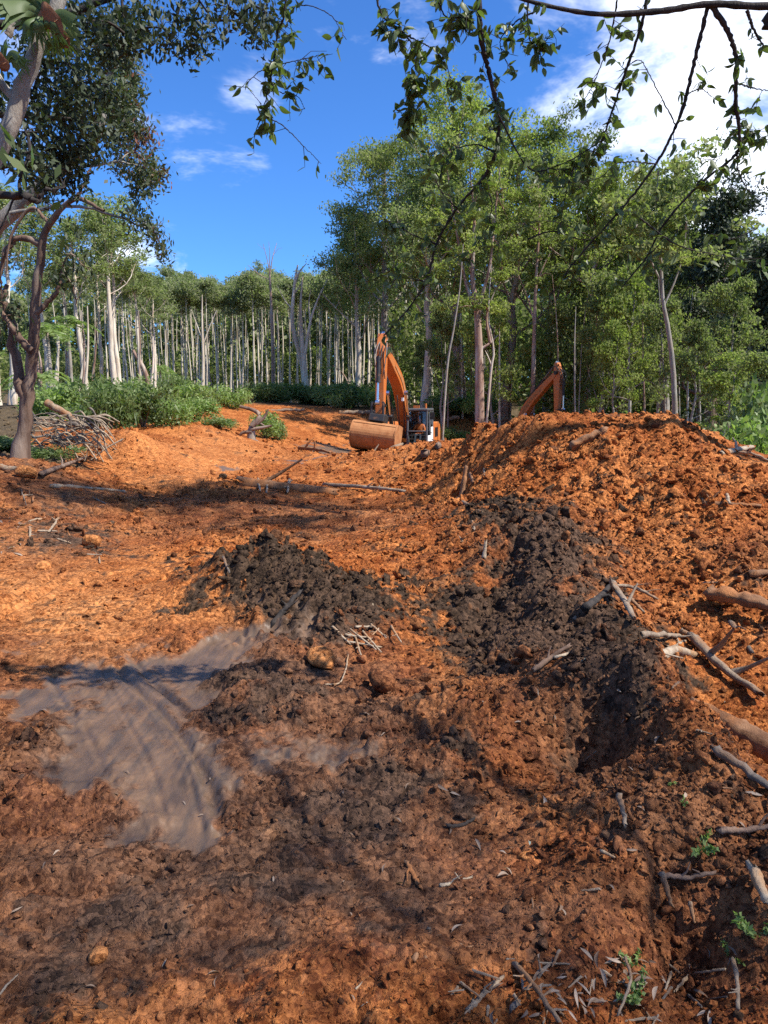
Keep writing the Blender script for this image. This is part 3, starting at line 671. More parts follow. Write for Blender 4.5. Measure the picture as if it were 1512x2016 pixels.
# far forest of tall white-barked gums
EUC = [tree_mesh(100 + i, 16, .135, .76, 9, .13, 2, .36, .12, 42, .95, crook=.012, rise=1.0, flat=.6, sub=3) for i in range(5)]
SLIM = [tree_mesh(140 + i, 16, .090, .80, 6, .11, 2, .34, .11, 40, .85, crook=.014, rise=1.0, flat=.6, sub=3) for i in range(4)]
ftr = random.Random(3)
cnt = 0
for row, (Y0, Y1, n, p0, p1) in enumerate([(62, 68, 30, 255, 770), (68, 78, 42, 230, 820), (78, 90, 50, 150, 900), (90, 108, 46, 60, 980)]):
    for k in range(n):
        px = p0 + (p1 - p0) * (k + ftr.uniform(.1, .9)) / n; Y = ftr.uniform(Y0, Y1)
        x, y, z = spot(px, Y)
        topy = 554 + ftr.gauss(0, 13) - 120 * max(0, (px - 600) / 300) ** 1.5 - 30 * max(0, (300 - px) / 250)
        Ht = at(px, topy, Y)[2] - z
        sec = [' left of the bare leafless tree', ' near the bare leafless tree', ' around the broken dead trunk', ' right of the broken dead trunk', ' behind the excavator boom'][int(np.digitize(px, [430, 555, 630, 720]))]
        src = SLIM if ftr.random() < .6 else EUC
        v = ftr.choice(src)
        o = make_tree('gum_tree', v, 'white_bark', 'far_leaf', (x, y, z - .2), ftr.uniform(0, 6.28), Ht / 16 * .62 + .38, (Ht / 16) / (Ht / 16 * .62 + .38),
                  ['slender pale gum at the far forest front', 'slender pale gum within the far forest', 'tall pale gum deep in the far forest', 'pale gum at the far forest back'][row] + sec,
                  'tree', ['gums along the front edge of the far forest', 'gums in the middle of the far forest', 'gums deep in the far forest', 'gums at the back of the far forest'][row])
        o.rotation_euler = (ftr.gauss(0, .018), ftr.gauss(0, .018), ftr.uniform(0, 6.28)); cnt += 1

def leaf_mass(name, boxes, n, leaf, lw, mat, label, cat, seed=1, down=.2, clump=1.3, per=40, flat=.8):
    """uncountable foliage: clumps in a set of ground-anchored columns (px0, px1, Y0, Y1, top_py0, top_py1)"""
    q = np.random.default_rng(seed); cs = []
    for (p0, p1, Y0, Y1, tp0, tp1, frac, zlow) in boxes:
        m = int(n * frac / per); px = q.uniform(p0, p1, m); Y = q.uniform(Y0, Y1, m); x = (px - 756) / FPX * Y
        z0 = base_z(x, Y); zt = np.array([at(a, tp0 + (tp1 - tp0) * (a - p0) / (p1 - p0), b)[2] for a, b in zip(px, Y)])
        t = zlow + (1 - zlow) * q.random(m) ** .8; cs.append(np.stack([x, Y, z0 + (zt - z0) * t], 1))
    cs = np.concatenate(cs); R = clump * q.uniform(.5, 1.3, len(cs)); C = clump_points(cs, R, per, q, flat)
    tv = np.repeat(np.clip(q.normal(.45, .25, len(cs)), 0, 1), per)
    V, F, v = leaf_cards(C, leaf, lw, down, seed, var=np.clip(tv + q.normal(0, .15, len(C)), 0, 1))
    o = obj(name, mesh_np(name, V, F, {'var': v}), M[mat]); return tag(o, label, cat, None, 'stuff')
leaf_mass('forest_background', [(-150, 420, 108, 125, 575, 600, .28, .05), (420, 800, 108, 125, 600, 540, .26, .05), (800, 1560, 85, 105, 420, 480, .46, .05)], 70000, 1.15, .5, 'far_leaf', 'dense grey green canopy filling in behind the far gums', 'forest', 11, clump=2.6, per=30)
leaf_mass('forest_understorey', [(-60, 800, 84, 104, 700, 690, .42, .0), (780, 1560, 62, 75, 600, 590, .40, 0), (1040, 1560, 46, 54, 640, 600, .18, 0)], 60000, .6, .26, 'mid_leaf', 'dark understorey shrubs between the trunks of the forest', 'understorey', 12, clump=1.9, per=30)

# ---- dead and singular trees in the far stand
def pole_tree(name, path, r0, r1, limbs, bark, label, cat='dead tree', group=None, nseg=9, foliage=None):
    """bare trunk along a path plus side limbs [(points, r0)], thing > trunk, limb"""
    base = np.array(path[0]); o = empty(name, base)
    S = spline(path, 20) - base; J = Join(); rad = np.linspace(r0, r1, len(S)); rad[0] *= 1.3; S[0, 2] -= .5; J.add(*tube(S, rad, nseg)); obj('trunk', J.mesh('trunk'), M[bark], o)
    for pts, r in limbs:
        S2 = spline(pts, 12) - base; J = Join(); J.add(*tube(S2, np.linspace(r, r * .3, len(S2)), 6)); obj('limb', J.mesh('limb'), M[bark], o)
    if foliage:
        lm, cl = foliage; q = np.random.default_rng(len(label)); cen = np.array([at(x, y, Y) for x, y, Y in cl]) - base; J = Join()
        tips = [(spline(p, 12) - base) for p, _ in limbs] + [S]; nodes = np.concatenate(tips)
        for c in cen:
            a = nodes[np.argmin(np.linalg.norm(nodes - c, axis=1) + .6 * np.maximum(0, nodes[:, 2] - c[2]))]; J.add(*tube(spline([a, (a + c) / 2 + np.array([0, 0, .15]), c], 8), np.linspace(.045, .015, 9), 5))
        tag(obj('twigs', J.mesh('twigs'), M[bark], o), kind='stuff')
        sub = np.repeat(cen, 5, 0) + q.normal(size=(len(cen) * 5, 3)) * np.array([.75, .75, .3]); C = clump_points(sub, q.uniform(.35, .75, len(sub)), 70, q, .45)
        tv = np.repeat(np.clip(q.normal(.55, .2, len(sub)), 0, 1), 70); V, F, v = leaf_cards(C, .22, .10, .2, 3, var=np.clip(tv + q.normal(0, .15, len(C)), 0, 1)); obj('crown', mesh_np('crown', V, F, {'var': v}), M[lm], o)
    return tag(o, label, cat, group)
def pt(px, Y):
    """path of photo spots at one distance, first one dropped to the ground"""
    return lambda *a: [np.array([*spot(a[0][0], Y)])] + [at(x, y, Y) for x, y in a[1:]] if False else None
def path_at(Y, *a):
    x, y, z = spot(a[0][0], Y); return [np.array([x, y, z])] + [at(px, py, Y + dy) for px, py, dy in [(p + (0,))[:3] for p in a[1:]]]
def limb_at(Y, *a): return [at(p[0], p[1], Y + (p[2] if len(p) > 2 else 0)) for p in a]
pole_tree('dead_tree', path_at(58, (604, 790), (596, 720), (576, 640), (580, 560), (586, 522)), .28, .05,
          [(limb_at(58, (580, 560), (590, 535), (602, 520, .4)), .10), (limb_at(58, (577, 610), (560, 590), (545, 560, -.5)), .06), (limb_at(58, (578, 580), (592, 560), (597, 540, .5)), .07)],
          'white_bark', 'thick broken-topped white dead trunk standing before the far forest')
pole_tree('dead_tree', path_at(57, (606, 795), (601, 740), (594, 660), (592, 600), (596, 545)), .28, .04, [(limb_at(57, (600, 700), (612, 630), (630, 580), (645, 550, .6)), .13), (limb_at(57, (612, 640), (608, 600), (612, 570)), .07)],
          'white_bark', 'pale forked trunk with a long bare arm beside the broken dead trunk')
pole_tree('dead_tree', path_at(60, (540, 785), (537, 700), (534, 600), (531, 540)), .17, .07,
          [(limb_at(60, (531, 545), (528, 520), (518, 480)), .05), (limb_at(60, (531, 545), (536, 510), (545, 478, .5)), .05), (limb_at(60, (532, 552), (510, 540), (488, 522, -.4)), .045), (limb_at(60, (530, 530), (531, 500), (529, 476)), .035),
           (limb_at(60, (508, 538), (498, 530), (486, 545)), .02), (limb_at(60, (520, 490), (512, 485), (506, 478)), .015), (limb_at(60, (540, 500), (548, 490), (556, 488)), .018)],
          'pink_bark', 'bare leafless tree with fine twigs rising above the far forest')
for px, tp, ln, lb in [(402, 640, 0, 'straight white gum left of the far forest edge, taller than its neighbours'), (850, 560, 6, 'pale broken trunk standing behind the raised excavator boom')]:
    pole_tree('gum_tree', path_at(56, (px, 790), (px - 2, 720), (px - 4 - ln, tp), (px - 4 - ln, tp - 60)), .16, .03, [(limb_at(56, (px - 3, tp + 40), (px + 12, tp), (px + 25, tp - 30)), .06), (limb_at(56, (px - 3, tp + 30), (px - 18, tp - 10), (px - 25, tp - 30)), .05)], 'white_bark', lb, 'tree')
# leaning and fallen poles among the trunks
for i, (a, b, Y, r, lb) in enumerate([((305, 775), (262, 690), 46, .16, 'reddish leaning snapped trunk in the left stand of gums'), ((355, 760), (318, 775), 47, .15, 'dead trunk propped low above the green shrubs'),
                                 ((425, 775), (395, 700), 66, .07, 'thin leaning dead pole before the far forest'), ((700, 765), (655, 720), 66, .08, 'crooked dead branch leaning below the far trunks')]):
    P = [np.array([*spot(a[0], Y)]) if i != 1 else at(*a, Y), at((a[0] + b[0]) / 2 + 2, (a[1] + b[1]) / 2, Y), at(*b, Y)]
    pole_tree('fallen_tree', P, r, r * .7, [], 'pink_bark', lb, 'dead tree')

# left stand of gums, closer
LEFT = [tree_mesh(200 + i, 13, .16, .55, 10, .20, 2, .26, .08, 46, .70, crook=.02, rise=1.0, flat=.7, sub=3) for i in range(3)]
ll = ['pale gum with open crown, tallest of the left stand', 'twin-like white gum beside the tallest of the left stand', 'white gum right of the leaning snapped trunk', 'white gum at the left of the stand behind the palms', 'pale gum behind the dark leaning tree', 'thin white gum between the palms and the stand', 'pale gum half hidden by the dark hanging foliage', 'thin gum at the far left edge of the picture', 'slim gum rising left of the tallest of the stand', 'slender gum at the right end of the left stand']
for k, (px, top, Y, r) in enumerate([(232, 395, 42, 1.15), (241, 420, 43, 1.1), (282, 500, 46, .8), (176, 430, 40, 1.0), (40, 360, 36, 1.1), (150, 480, 44, .8), (105, 400, 41, .9), (8, 380, 40, .9), (212, 450, 47, .8), (312, 545, 52, .8)]):
    x, y, z = spot(px, Y); Ht = at(px, top, Y)[2] - z
    make_tree('gum_tree', LEFT[k % 3], 'white_bark', 'gum_leaf', (x, y, z - .2), k * 1.7, r, Ht / 13 / r, ll[k], 'tree', 'gums of the left stand')
# bare saplings crowding the stand
for k in range(14):
    px = ftr.uniform(5, 300); Y = ftr.uniform(34, 46); x, y, z = spot(px, Y); tp = ftr.uniform(600, 690); dx = ftr.uniform(-14, 14)
    pole_tree('sapling', [np.array([x, y, z]), at(px + dx * .5 + 2, (tp + 770) / 2, Y), at(px + dx, tp, Y)], ftr.uniform(.05, .10), .025, [], ftr.choice(['white_bark', 'pink_bark', 'white_bark']), 'thin bare sapling stem among the left stand of gums', 'sapling', 'bare saplings in the left stand', 6)

# palms in the left stand
def palm(px, Y, topy, label, s=1.):
    x, y, z = spot(px, Y); h = at(px, topy, Y)[2] - z; o = empty('palm', (x, y, z)); q = np.random.default_rng(int(px))
    J = Join(); J.add(*tube(spline([(0, 0, -.3), (.05, 0, h * .5), (0, .05, h)], 10), np.linspace(.11, .06, 11)[:11], 8)); obj('trunk', J.mesh('trunk'), M['grey_bark'], o)
    for k in range(13):
        a = k * 2.4 + q.random() * .4; e = q.uniform(.1, 1.2); L = q.uniform(1.3, 1.9) * s; J = Join()
        t = np.linspace(0, 1, 9); rr = L * t; D = np.array([math.cos(a), math.sin(a), 0]); ax = D[None] * (rr * math.cos(e))[:, None]; ax[:, 2] = h + rr * math.sin(e) - 1.0 * (t ** 2) * L * .75
        J.add(*tube(ax, np.linspace(.02, .006, 9), 4))
        cen = []; axs = []
        for u in np.linspace(.15, 1, 22):
            p = np.array([np.interp(u, t, ax[:, i]) for i in range(3)])
            for sd in (-1, 1):
                d = np.cross(D, (0, 0, 1)) * sd + D * .5 + np.array([0, 0, -.35]); d /= np.linalg.norm(d); l = .34 * s * (1 - .5 * abs(u - .5)); cen.append(p + d * l * .5); axs.append(d * 6)
        V, F, v = leaf_cards(np.array(cen), .36 * s, .05, 0, k, np.array(axs)); J.add(V, F, v)
        obj('frond', J.mesh('frond'), M['fern_leaf'], o)
    return tag(o, label, 'palm', 'palms in the left stand')
for px, Y, ty, lb in [(108, 33, 655, 'small palm with arching fronds nearest the dark leaning tree'), (148, 36, 642, 'palm with arching fronds before the left white gums'), (322, 55, 725, 'little palm at the edge of the far forest shade'), (335, 60, 735, 'smaller of the two little palms before the far forest'), (85, 30, 745, 'low palm crown rising from the left shrubs')]: palm(px, Y, ty, lb, 1.0 if Y < 40 else .8)

# ---- tall trees on the right
RT = [('mid_leaf', 760, 258, 56, .36, 'grey_bark', 'tall spreading gum at the left end of the right-hand trees'),
      ('gum_leaf', 835, 300, 50, .30, 'white_bark', 'open-crowned gum behind the raised excavator boom'),
      ('bright_leaf', 900, 188, 52, .42, 'pink_bark', 'tallest bright green tree, above the excavators'),
      ('bright_leaf', 985, 235, 49, .36, 'pink_bark', 'bright green tree just right of the tallest one'),
      ('mid_leaf', 1075, 262, 50, .36, 'grey_bark', 'broad mid green tree above the second excavator arm'),
      ('bright_leaf', 1150, 330, 46, .28, 'pink_bark', 'yellow green tree over the middle of the soil heap'),
      ('mid_leaf', 1215, 350, 50, .30, 'grey_bark', 'leafy tree behind the right shoulder of the soil heap'),
      ('gum_leaf', 1300, 318, 44, .30, 'grey_bark', 'dark-topped tree against the white cloud on the right'),
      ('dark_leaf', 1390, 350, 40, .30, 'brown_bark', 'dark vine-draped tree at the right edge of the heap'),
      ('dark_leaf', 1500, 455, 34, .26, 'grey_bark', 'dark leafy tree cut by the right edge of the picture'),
      ('gum_leaf', 705, 395, 58, .26, 'white_bark', 'grey green gum between the far forest and the right-hand trees')]
RT = [(t[0], t[1], t[2] + 34) + t[3:] for t in RT]
for k, (lm, px, top, Y, r, bk, lb) in enumerate(RT):
    x, y, z = spot(px, Y); Ht = at(px, top, Y)[2] - z
    ms = tree_mesh(300 + k, Ht, r, .36 if k not in (8, 9) else .10, 20, .29 if k < 8 else .26, 2, .24, .10, 92, 1.05, crook=.03, rise=.8, flat=.55, sub=4, inner=12)
    make_tree('forest_tree', ms, bk, lm, (x, y, z - .2), k * 1.1, 1, 1, lb, 'tree', 'tall trees on the right')
# lower leafy trees in front of the dark wood
LOW = [tree_mesh(340 + i, 7, .10, .22, 12, .28, 2, .19, .10, 60, .6, crook=.05, rise=.7, flat=.55, sub=3) for i in range(3)]
lowl = ['small layered tree left of the thick pink trunk', 'bright small tree right of the thick pink trunk', 'leafy sapling tree behind the second excavator arm', 'small tree over the top of the heap', 'pale green small tree right of the heap top', 'small tree left of the leaning grey trunk', 'bushy tree right of the leaning grey trunk', 'low leafy tree at the right foot of the forest', 'bushy tree at the right picture edge above the heap', 'dim small tree behind the cab of the excavator', 'small tree high behind the heap shoulder', 'leafy tree filling the gap under the dark tree']
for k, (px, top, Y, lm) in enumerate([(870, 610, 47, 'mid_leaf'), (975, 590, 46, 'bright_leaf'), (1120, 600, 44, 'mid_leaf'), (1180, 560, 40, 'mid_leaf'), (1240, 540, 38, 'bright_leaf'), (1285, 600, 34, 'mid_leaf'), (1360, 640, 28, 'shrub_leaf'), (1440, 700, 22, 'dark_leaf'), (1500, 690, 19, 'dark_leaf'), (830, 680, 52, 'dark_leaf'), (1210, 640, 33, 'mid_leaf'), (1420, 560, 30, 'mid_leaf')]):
    x, y, z = spot(px, Y); Ht = at(px, top, Y)[2] - z
    make_tree('small_tree', LOW[k % 3], 'grey_bark', lm, (x, y, z - .1), k * 2.1, max(.55, Ht / 7 * .8), (Ht / 7) / max(.55, Ht / 7 * .8), lowl[k], 'tree', 'small leafy trees before the dark wood')
# signature trunks on the right
pole_tree('forked_tree', path_at(43, (946, 818), (944, 740), (942, 660), (938, 600), (930, 545), (934, 440), (925, 330)), .30, .04, [(limb_at(43, (943, 690), (965, 675), (980, 660, .5)), .11), (limb_at(43, (938, 610), (918, 560), (905, 490, .6), (892, 420), (880, 330)), .12), (limb_at(43, (941, 640), (950, 580), (965, 520, -.6), (975, 420), (985, 320)), .12), (limb_at(43, (965, 675), (958, 620), (975, 570)), .10)], 'pink_bark', 'thick pink-barked forked trunk right of the excavator', 'tree', None, 9, ('bright_leaf', [(890, 330, 43), (875, 380, 42.5), (905, 420, 42), (930, 330, 42.5), (940, 290, 43), (985, 310, 42.5), (1000, 370, 42), (965, 420, 42), (920, 480, 42), (985, 480, 42), (900, 520, 42), (1010, 545, 42), (860, 440, 43), (950, 370, 42), (955, 600, 42), (905, 605, 42)]))
pole_tree('tall_tree', path_at(44, (1046, 808), (1050, 740), (1052, 650), (1056, 540), (1062, 430), (1058, 330)), .17, .03, [(limb_at(44, (1053, 640), (1040, 590), (1020, 540)), .06), (limb_at(44, (1055, 560), (1072, 520), (1088, 490)), .06)], 'pink_bark', 'straight pinkish trunk beside the second excavator arm', 'tree', None, 9, ('mid_leaf', [(1060, 330, 44), (1040, 370, 43.5), (1085, 380, 43.5), (1060, 430, 43), (1095, 470, 43), (1025, 500, 43), (1085, 540, 43), (1020, 440, 43)]))
pole_tree('tall_tree', path_at(24, (1332, 830), (1326, 740), (1314, 640), (1305, 590), (1300, 500), (1290, 420), (1296, 345)), .095, .015, [(limb_at(24, (1308, 600), (1330, 550), (1345, 500), (1352, 440)), .035), (limb_at(24, (1304, 560), (1280, 510), (1262, 470), (1250, 410)), .03)], 'grey_bark', 'leaning grey-brown trunk rising from behind the heap', 'tree', None, 9, ('mid_leaf', [(1296, 345, 24), (1260, 400, 24), (1330, 390, 24), (1352, 440, 23.7), (1250, 450, 23.7), (1300, 430, 23.5), (1345, 510, 23.6), (1275, 500, 23.6)]))
pole_tree('tall_tree', path_at(40, (868, 800), (880, 730), (893, 650), (905, 570), (912, 480)), .07, .02, [], 'grey_bark', 'thin slanting grey stem left of the thick pink trunk', 'tree')
pole_tree('tall_tree', path_at(42, (950, 815), (966, 740), (972, 690), (962, 620), (968, 520)), .075, .02, [(limb_at(42, (968, 720), (960, 700), (955, 690)), .04)], 'white_bark', 'thin crooked pale stem against the thick pink trunk', 'tree')
for k in range(26):
    px = ftr.uniform(810, 1400); Y = ftr.uniform(44, 62) if px < 1100 else ftr.uniform(32, 56); x, y, z = spot(px, Y); tp = ftr.uniform(470, 620); dx = ftr.gauss(0, 10)
    pole_tree('slender_tree', [np.array([x, y, z]), at(px + dx * .4 + ftr.uniform(-3, 3), (tp + 800) / 2, Y), at(px + dx, tp, Y)], ftr.uniform(.04, .10), .012, [], ftr.choice(['grey_bark', 'white_bark', 'pink_bark']), 'thin pale stem standing in the dark wood on the right', 'tree', 'thin stems in the dark wood', 6)
# tall gum outside the picture on the right whose shade falls across the pit, and its neighbour
SH = tree_mesh(401, 19, .22, .74, 11, .17, 2, .26, .11, 46, .95, crook=.02, rise=.8, sub=4)
for k, (x, y, s) in enumerate([(9.6, 6.9, 1.0)]):
    make_tree('gum_tree', SH, 'white_bark', 'gum_leaf', (x, y, float(base_z(x, y)[0]) - .2), k * 2., s, 1, ['tall gum beyond the right edge shading the pit', 'second tall gum beyond the right edge'][k], 'tree', 'gums beyond the right edge')

# ------------------------------------------------------------------ green shrubs and bracken
def bush_mesh(seed, R, H, n, leaf, lw, down=.0, flat=.8, lobes=9):
    q = np.random.default_rng(seed); cen = np.stack([q.normal(0, R * .42, lobes), q.normal(0, R * .42, lobes), H * q.uniform(.25, .85, lobes)], 1)
    C = clump_points(cen, R * q.uniform(.35, .6, lobes), n // lobes, q, flat); C[:, 2] = np.maximum(C[:, 2], .03)
    V, F, v = leaf_cards(C, leaf, lw, down, seed); J = Join()
    for c in cen[:6]: J.add(*tube(spline([(0, 0, -.1), c * np.array([.5, .5, .45]), c], 6), np.linspace(.03, .008, 7)[:7], 5))
    return J.mesh('stem'), mesh_np('foliage', V, F, {'var': v})
BUSH = [bush_mesh(500 + i, 1.0, 1.2, 2300, .15, .07, -.15, .9, 13) for i in range(3)]
BRK = [bush_mesh(510 + i, 1.0, .8, 1700, .22, .05, -.3, .7, 12) for i in range(3)]
def bush(px, Y, w, h, k, lm, label, group, kind=BUSH, cat='shrub', name='shrub'):
    x, y, z = spot(px, Y); z = gz(x, y); o = empty(name, (x, y, z), k * 1.3); o.scale = (w, w, h)
    obj('stem', kind[k % 3][0], M['brown_bark'], o); obj('foliage', kind[k % 3][1], M[lm], o); return tag(o, label, cat, group)
bl = [(230, 19.5, 1.0, 1.05, 'shrub_leaf', 'large leafy shrub on top of the scraped bank'), (285, 20.5, 1.0, .95, 'shrub_leaf', 'leafy shrub right of the large one on the bank'), (335, 21.5, .9, .7, 'fern_leaf', 'bright ferny shrub at the right end of the bank'), (190, 21, 1.1, 1.0, 'shrub_leaf', 'green shrub behind the stick pile'), (255, 24, 1.3, 1.2, 'shrub_leaf', 'tall shrub behind the bank shrubs'), (140, 24, 1.2, .9, 'shrub_leaf', 'shrub left behind the stick pile'), (310, 26, 1.3, .9, 'fern_leaf', 'pale green shrub in the second row behind the bank'), (90, 25, 1.2, .9, 'shrub_leaf', 'shrub at the foot of the dark leaning tree'),
      (520, 30, .85, .95, 'fern_leaf', 'green bush growing around the upturned stump'), (545, 31, .7, .7, 'fern_leaf', 'low green bush right of the upturned stump'), (435, 29, .9, .5, 'fern_leaf', 'low green bush left of the dirt lump'), (395, 30, 1.0, .6, 'fern_leaf', 'bright bush between bank and dirt lump'), (722, 44, .9, .8, 'fern_leaf', 'green tuft left of the excavator arm'), (880, 46, 1.0, .7, 'fern_leaf', 'green tuft right behind the excavator cab'), (915, 47, 1.1, .6, 'fern_leaf', 'low green tuft under the thick pink trunk'), (20, 14.5, .7, .3, 'shrub_leaf', 'dim grassy shrub at the left picture edge'), (75, 13.6, .5, .22, 'shrub_leaf', 'grey green scrub below the stick pile')]
qr = random.Random(8)
bl += [(1385, 18, 1.1, 1.2, 'mid_leaf', 'shaded shrub just behind the right shoulder of the heap'), (1425, 15.5, 1.0, 1.1, 'dark_leaf', 'leafy shrub behind the stick on the heap shoulder'), (1462, 14.5, .9, .9, 'mid_leaf', 'low shrub behind the white bent twig'), (1500, 13.5, .9, 1.0, 'dark_leaf', 'shrub at the right edge behind the heap'), (1345, 20, 1.2, 1.3, 'mid_leaf', 'dim shrub at the foot of the leaning grey trunk'), (1540, 15.5, 1.2, 1.6, 'dark_leaf', 'tall shrub cut by the right edge')]
for k, (px, Y, w, h, lm, lb) in enumerate(bl): bush(px, Y, w * qr.uniform(.75, 1.1), h * qr.uniform(.6, 1.25), k, lm, lb, 'green shrubs round the clearing', BUSH if k % 3 else BRK)
for k in range(34):
    px = ftr.uniform(60, 770); Y = ftr.uniform(36, 58) if px < 480 else ftr.uniform(52, 62)
    bush(px, Y, ftr.uniform(1.2, 1.9), ftr.uniform(1.1, 1.9), k, ftr.choice(['fern_leaf', 'shrub_leaf']), 'bracken clump in the green strip below the ' + ('left stand of gums' if px < 300 else 'far forest left of the bare tree' if px < 530 else 'broken dead trunk' if px < 640 else 'gums behind the excavator arm'), 'bracken clumps below the forest', BRK, 'bracken', 'bracken')
for k in range(14):
    px = ftr.uniform(840, 1300); Y = ftr.uniform(48, 58)
    bush(px, Y, ftr.uniform(1.2, 1.8), ftr.uniform(1.0, 1.6), k, 'shrub_leaf', 'shade-grown shrub at the foot of the dark wood', 'shrubs at the foot of the dark wood')

# ------------------------------------------------------------------ excavators
ORANGE = plain('machine_orange', (.50, .135, .022), .42, 0, .5, (.40, .17, .065), .45, 3.)
MUDPAINT = plain('muddy_steel', (.42, .19, .075), .75, .1, .3, (.30, .115, .040), .6, 4.)
STEEL = plain('dark_steel', (.035, .034, .034), .5, .4, .5, (.22, .11, .055), .25, 5.)
CHROME = plain('chrome_rod', (.72, .73, .75), .16, 1., .5)
BLACK = plain('black_rubber', (.018, .018, .018), .6, 0, .4, (.16, .09, .05), .2)
GREYP = plain('cab_grey', (.075, .078, .082), .45, 0, .5, (.25, .13, .06), .2)
WHITEP = plain('white_panel', (.68, .68, .66), .45, 0, .5, (.35, .2, .1), .15)
HOSE = plain('pale_hose', (.20, .17, .14), .6, 0, .4)
def glass_mat():
    m, nt, out = newmat('cab_glass'); g = nd(nt, 'ShaderNodeBsdfGlossy'); g.inputs['Roughness'].default_value = .03; g.inputs['Color'].default_value = (.9, .95, 1, 1)
    t = nd(nt, 'ShaderNodeBsdfTransparent'); t.inputs[0].default_value = (.80, .86, .86, 1); f = nd(nt, 'ShaderNodeFresnel'); f.inputs[0].default_value = 1.5
    n = noise(nt, 3, 2, .5); mx = nd(nt, 'ShaderNodeMixShader'); nt.links.new(mth(nt, 'ADD', f.outputs[0], mth(nt, 'MULTIPLY', n, .08)), mx.inputs[0]); nt.links.new(t.outputs[0], mx.inputs[1]); nt.links.new(g.outputs[0], mx.inputs[2]); nt.links.new(mx.outputs[0], out.inputs[0]); return m
GLASS = glass_mat()
def thick_path(C, T):
    """closed (x,z) outline round a centre line C with half heights T"""
    C = np.array(C, float); S = spline([(a, 0, b) for a, b in C], 16)[:, [0, 2]]; tt = np.interp(np.linspace(0, 1, len(S)), np.linspace(0, 1, len(T)), T)
    d = np.gradient(S, axis=0); d /= np.linalg.norm(d, axis=1)[:, None]; n = np.stack([-d[:, 1], d[:, 0]], 1)
    return [tuple(p) for p in S + n * tt[:, None]] + [tuple(p) for p in (S - n * tt[:, None])[::-1]]
def cyl(root, a, b, r, split=.55, y=0.):
    a = np.array([a[0], y, a[1]]); b = np.array([b[0], y, b[1]]); m = a + (b - a) * split
    o = MB().tube([a, m], r, 12).tube([m - (b - a) * .015, m + (b - a) * .02], r * 1.25, 12).build('hydraulic_cylinder', STEEL, root, False)
    MB().tube([m, b], r * .55, 10).tube([b - np.array([0, .09, 0]), b + np.array([0, .09, 0])], r * 1.1, 10).build('rod', CHROME, o); return o
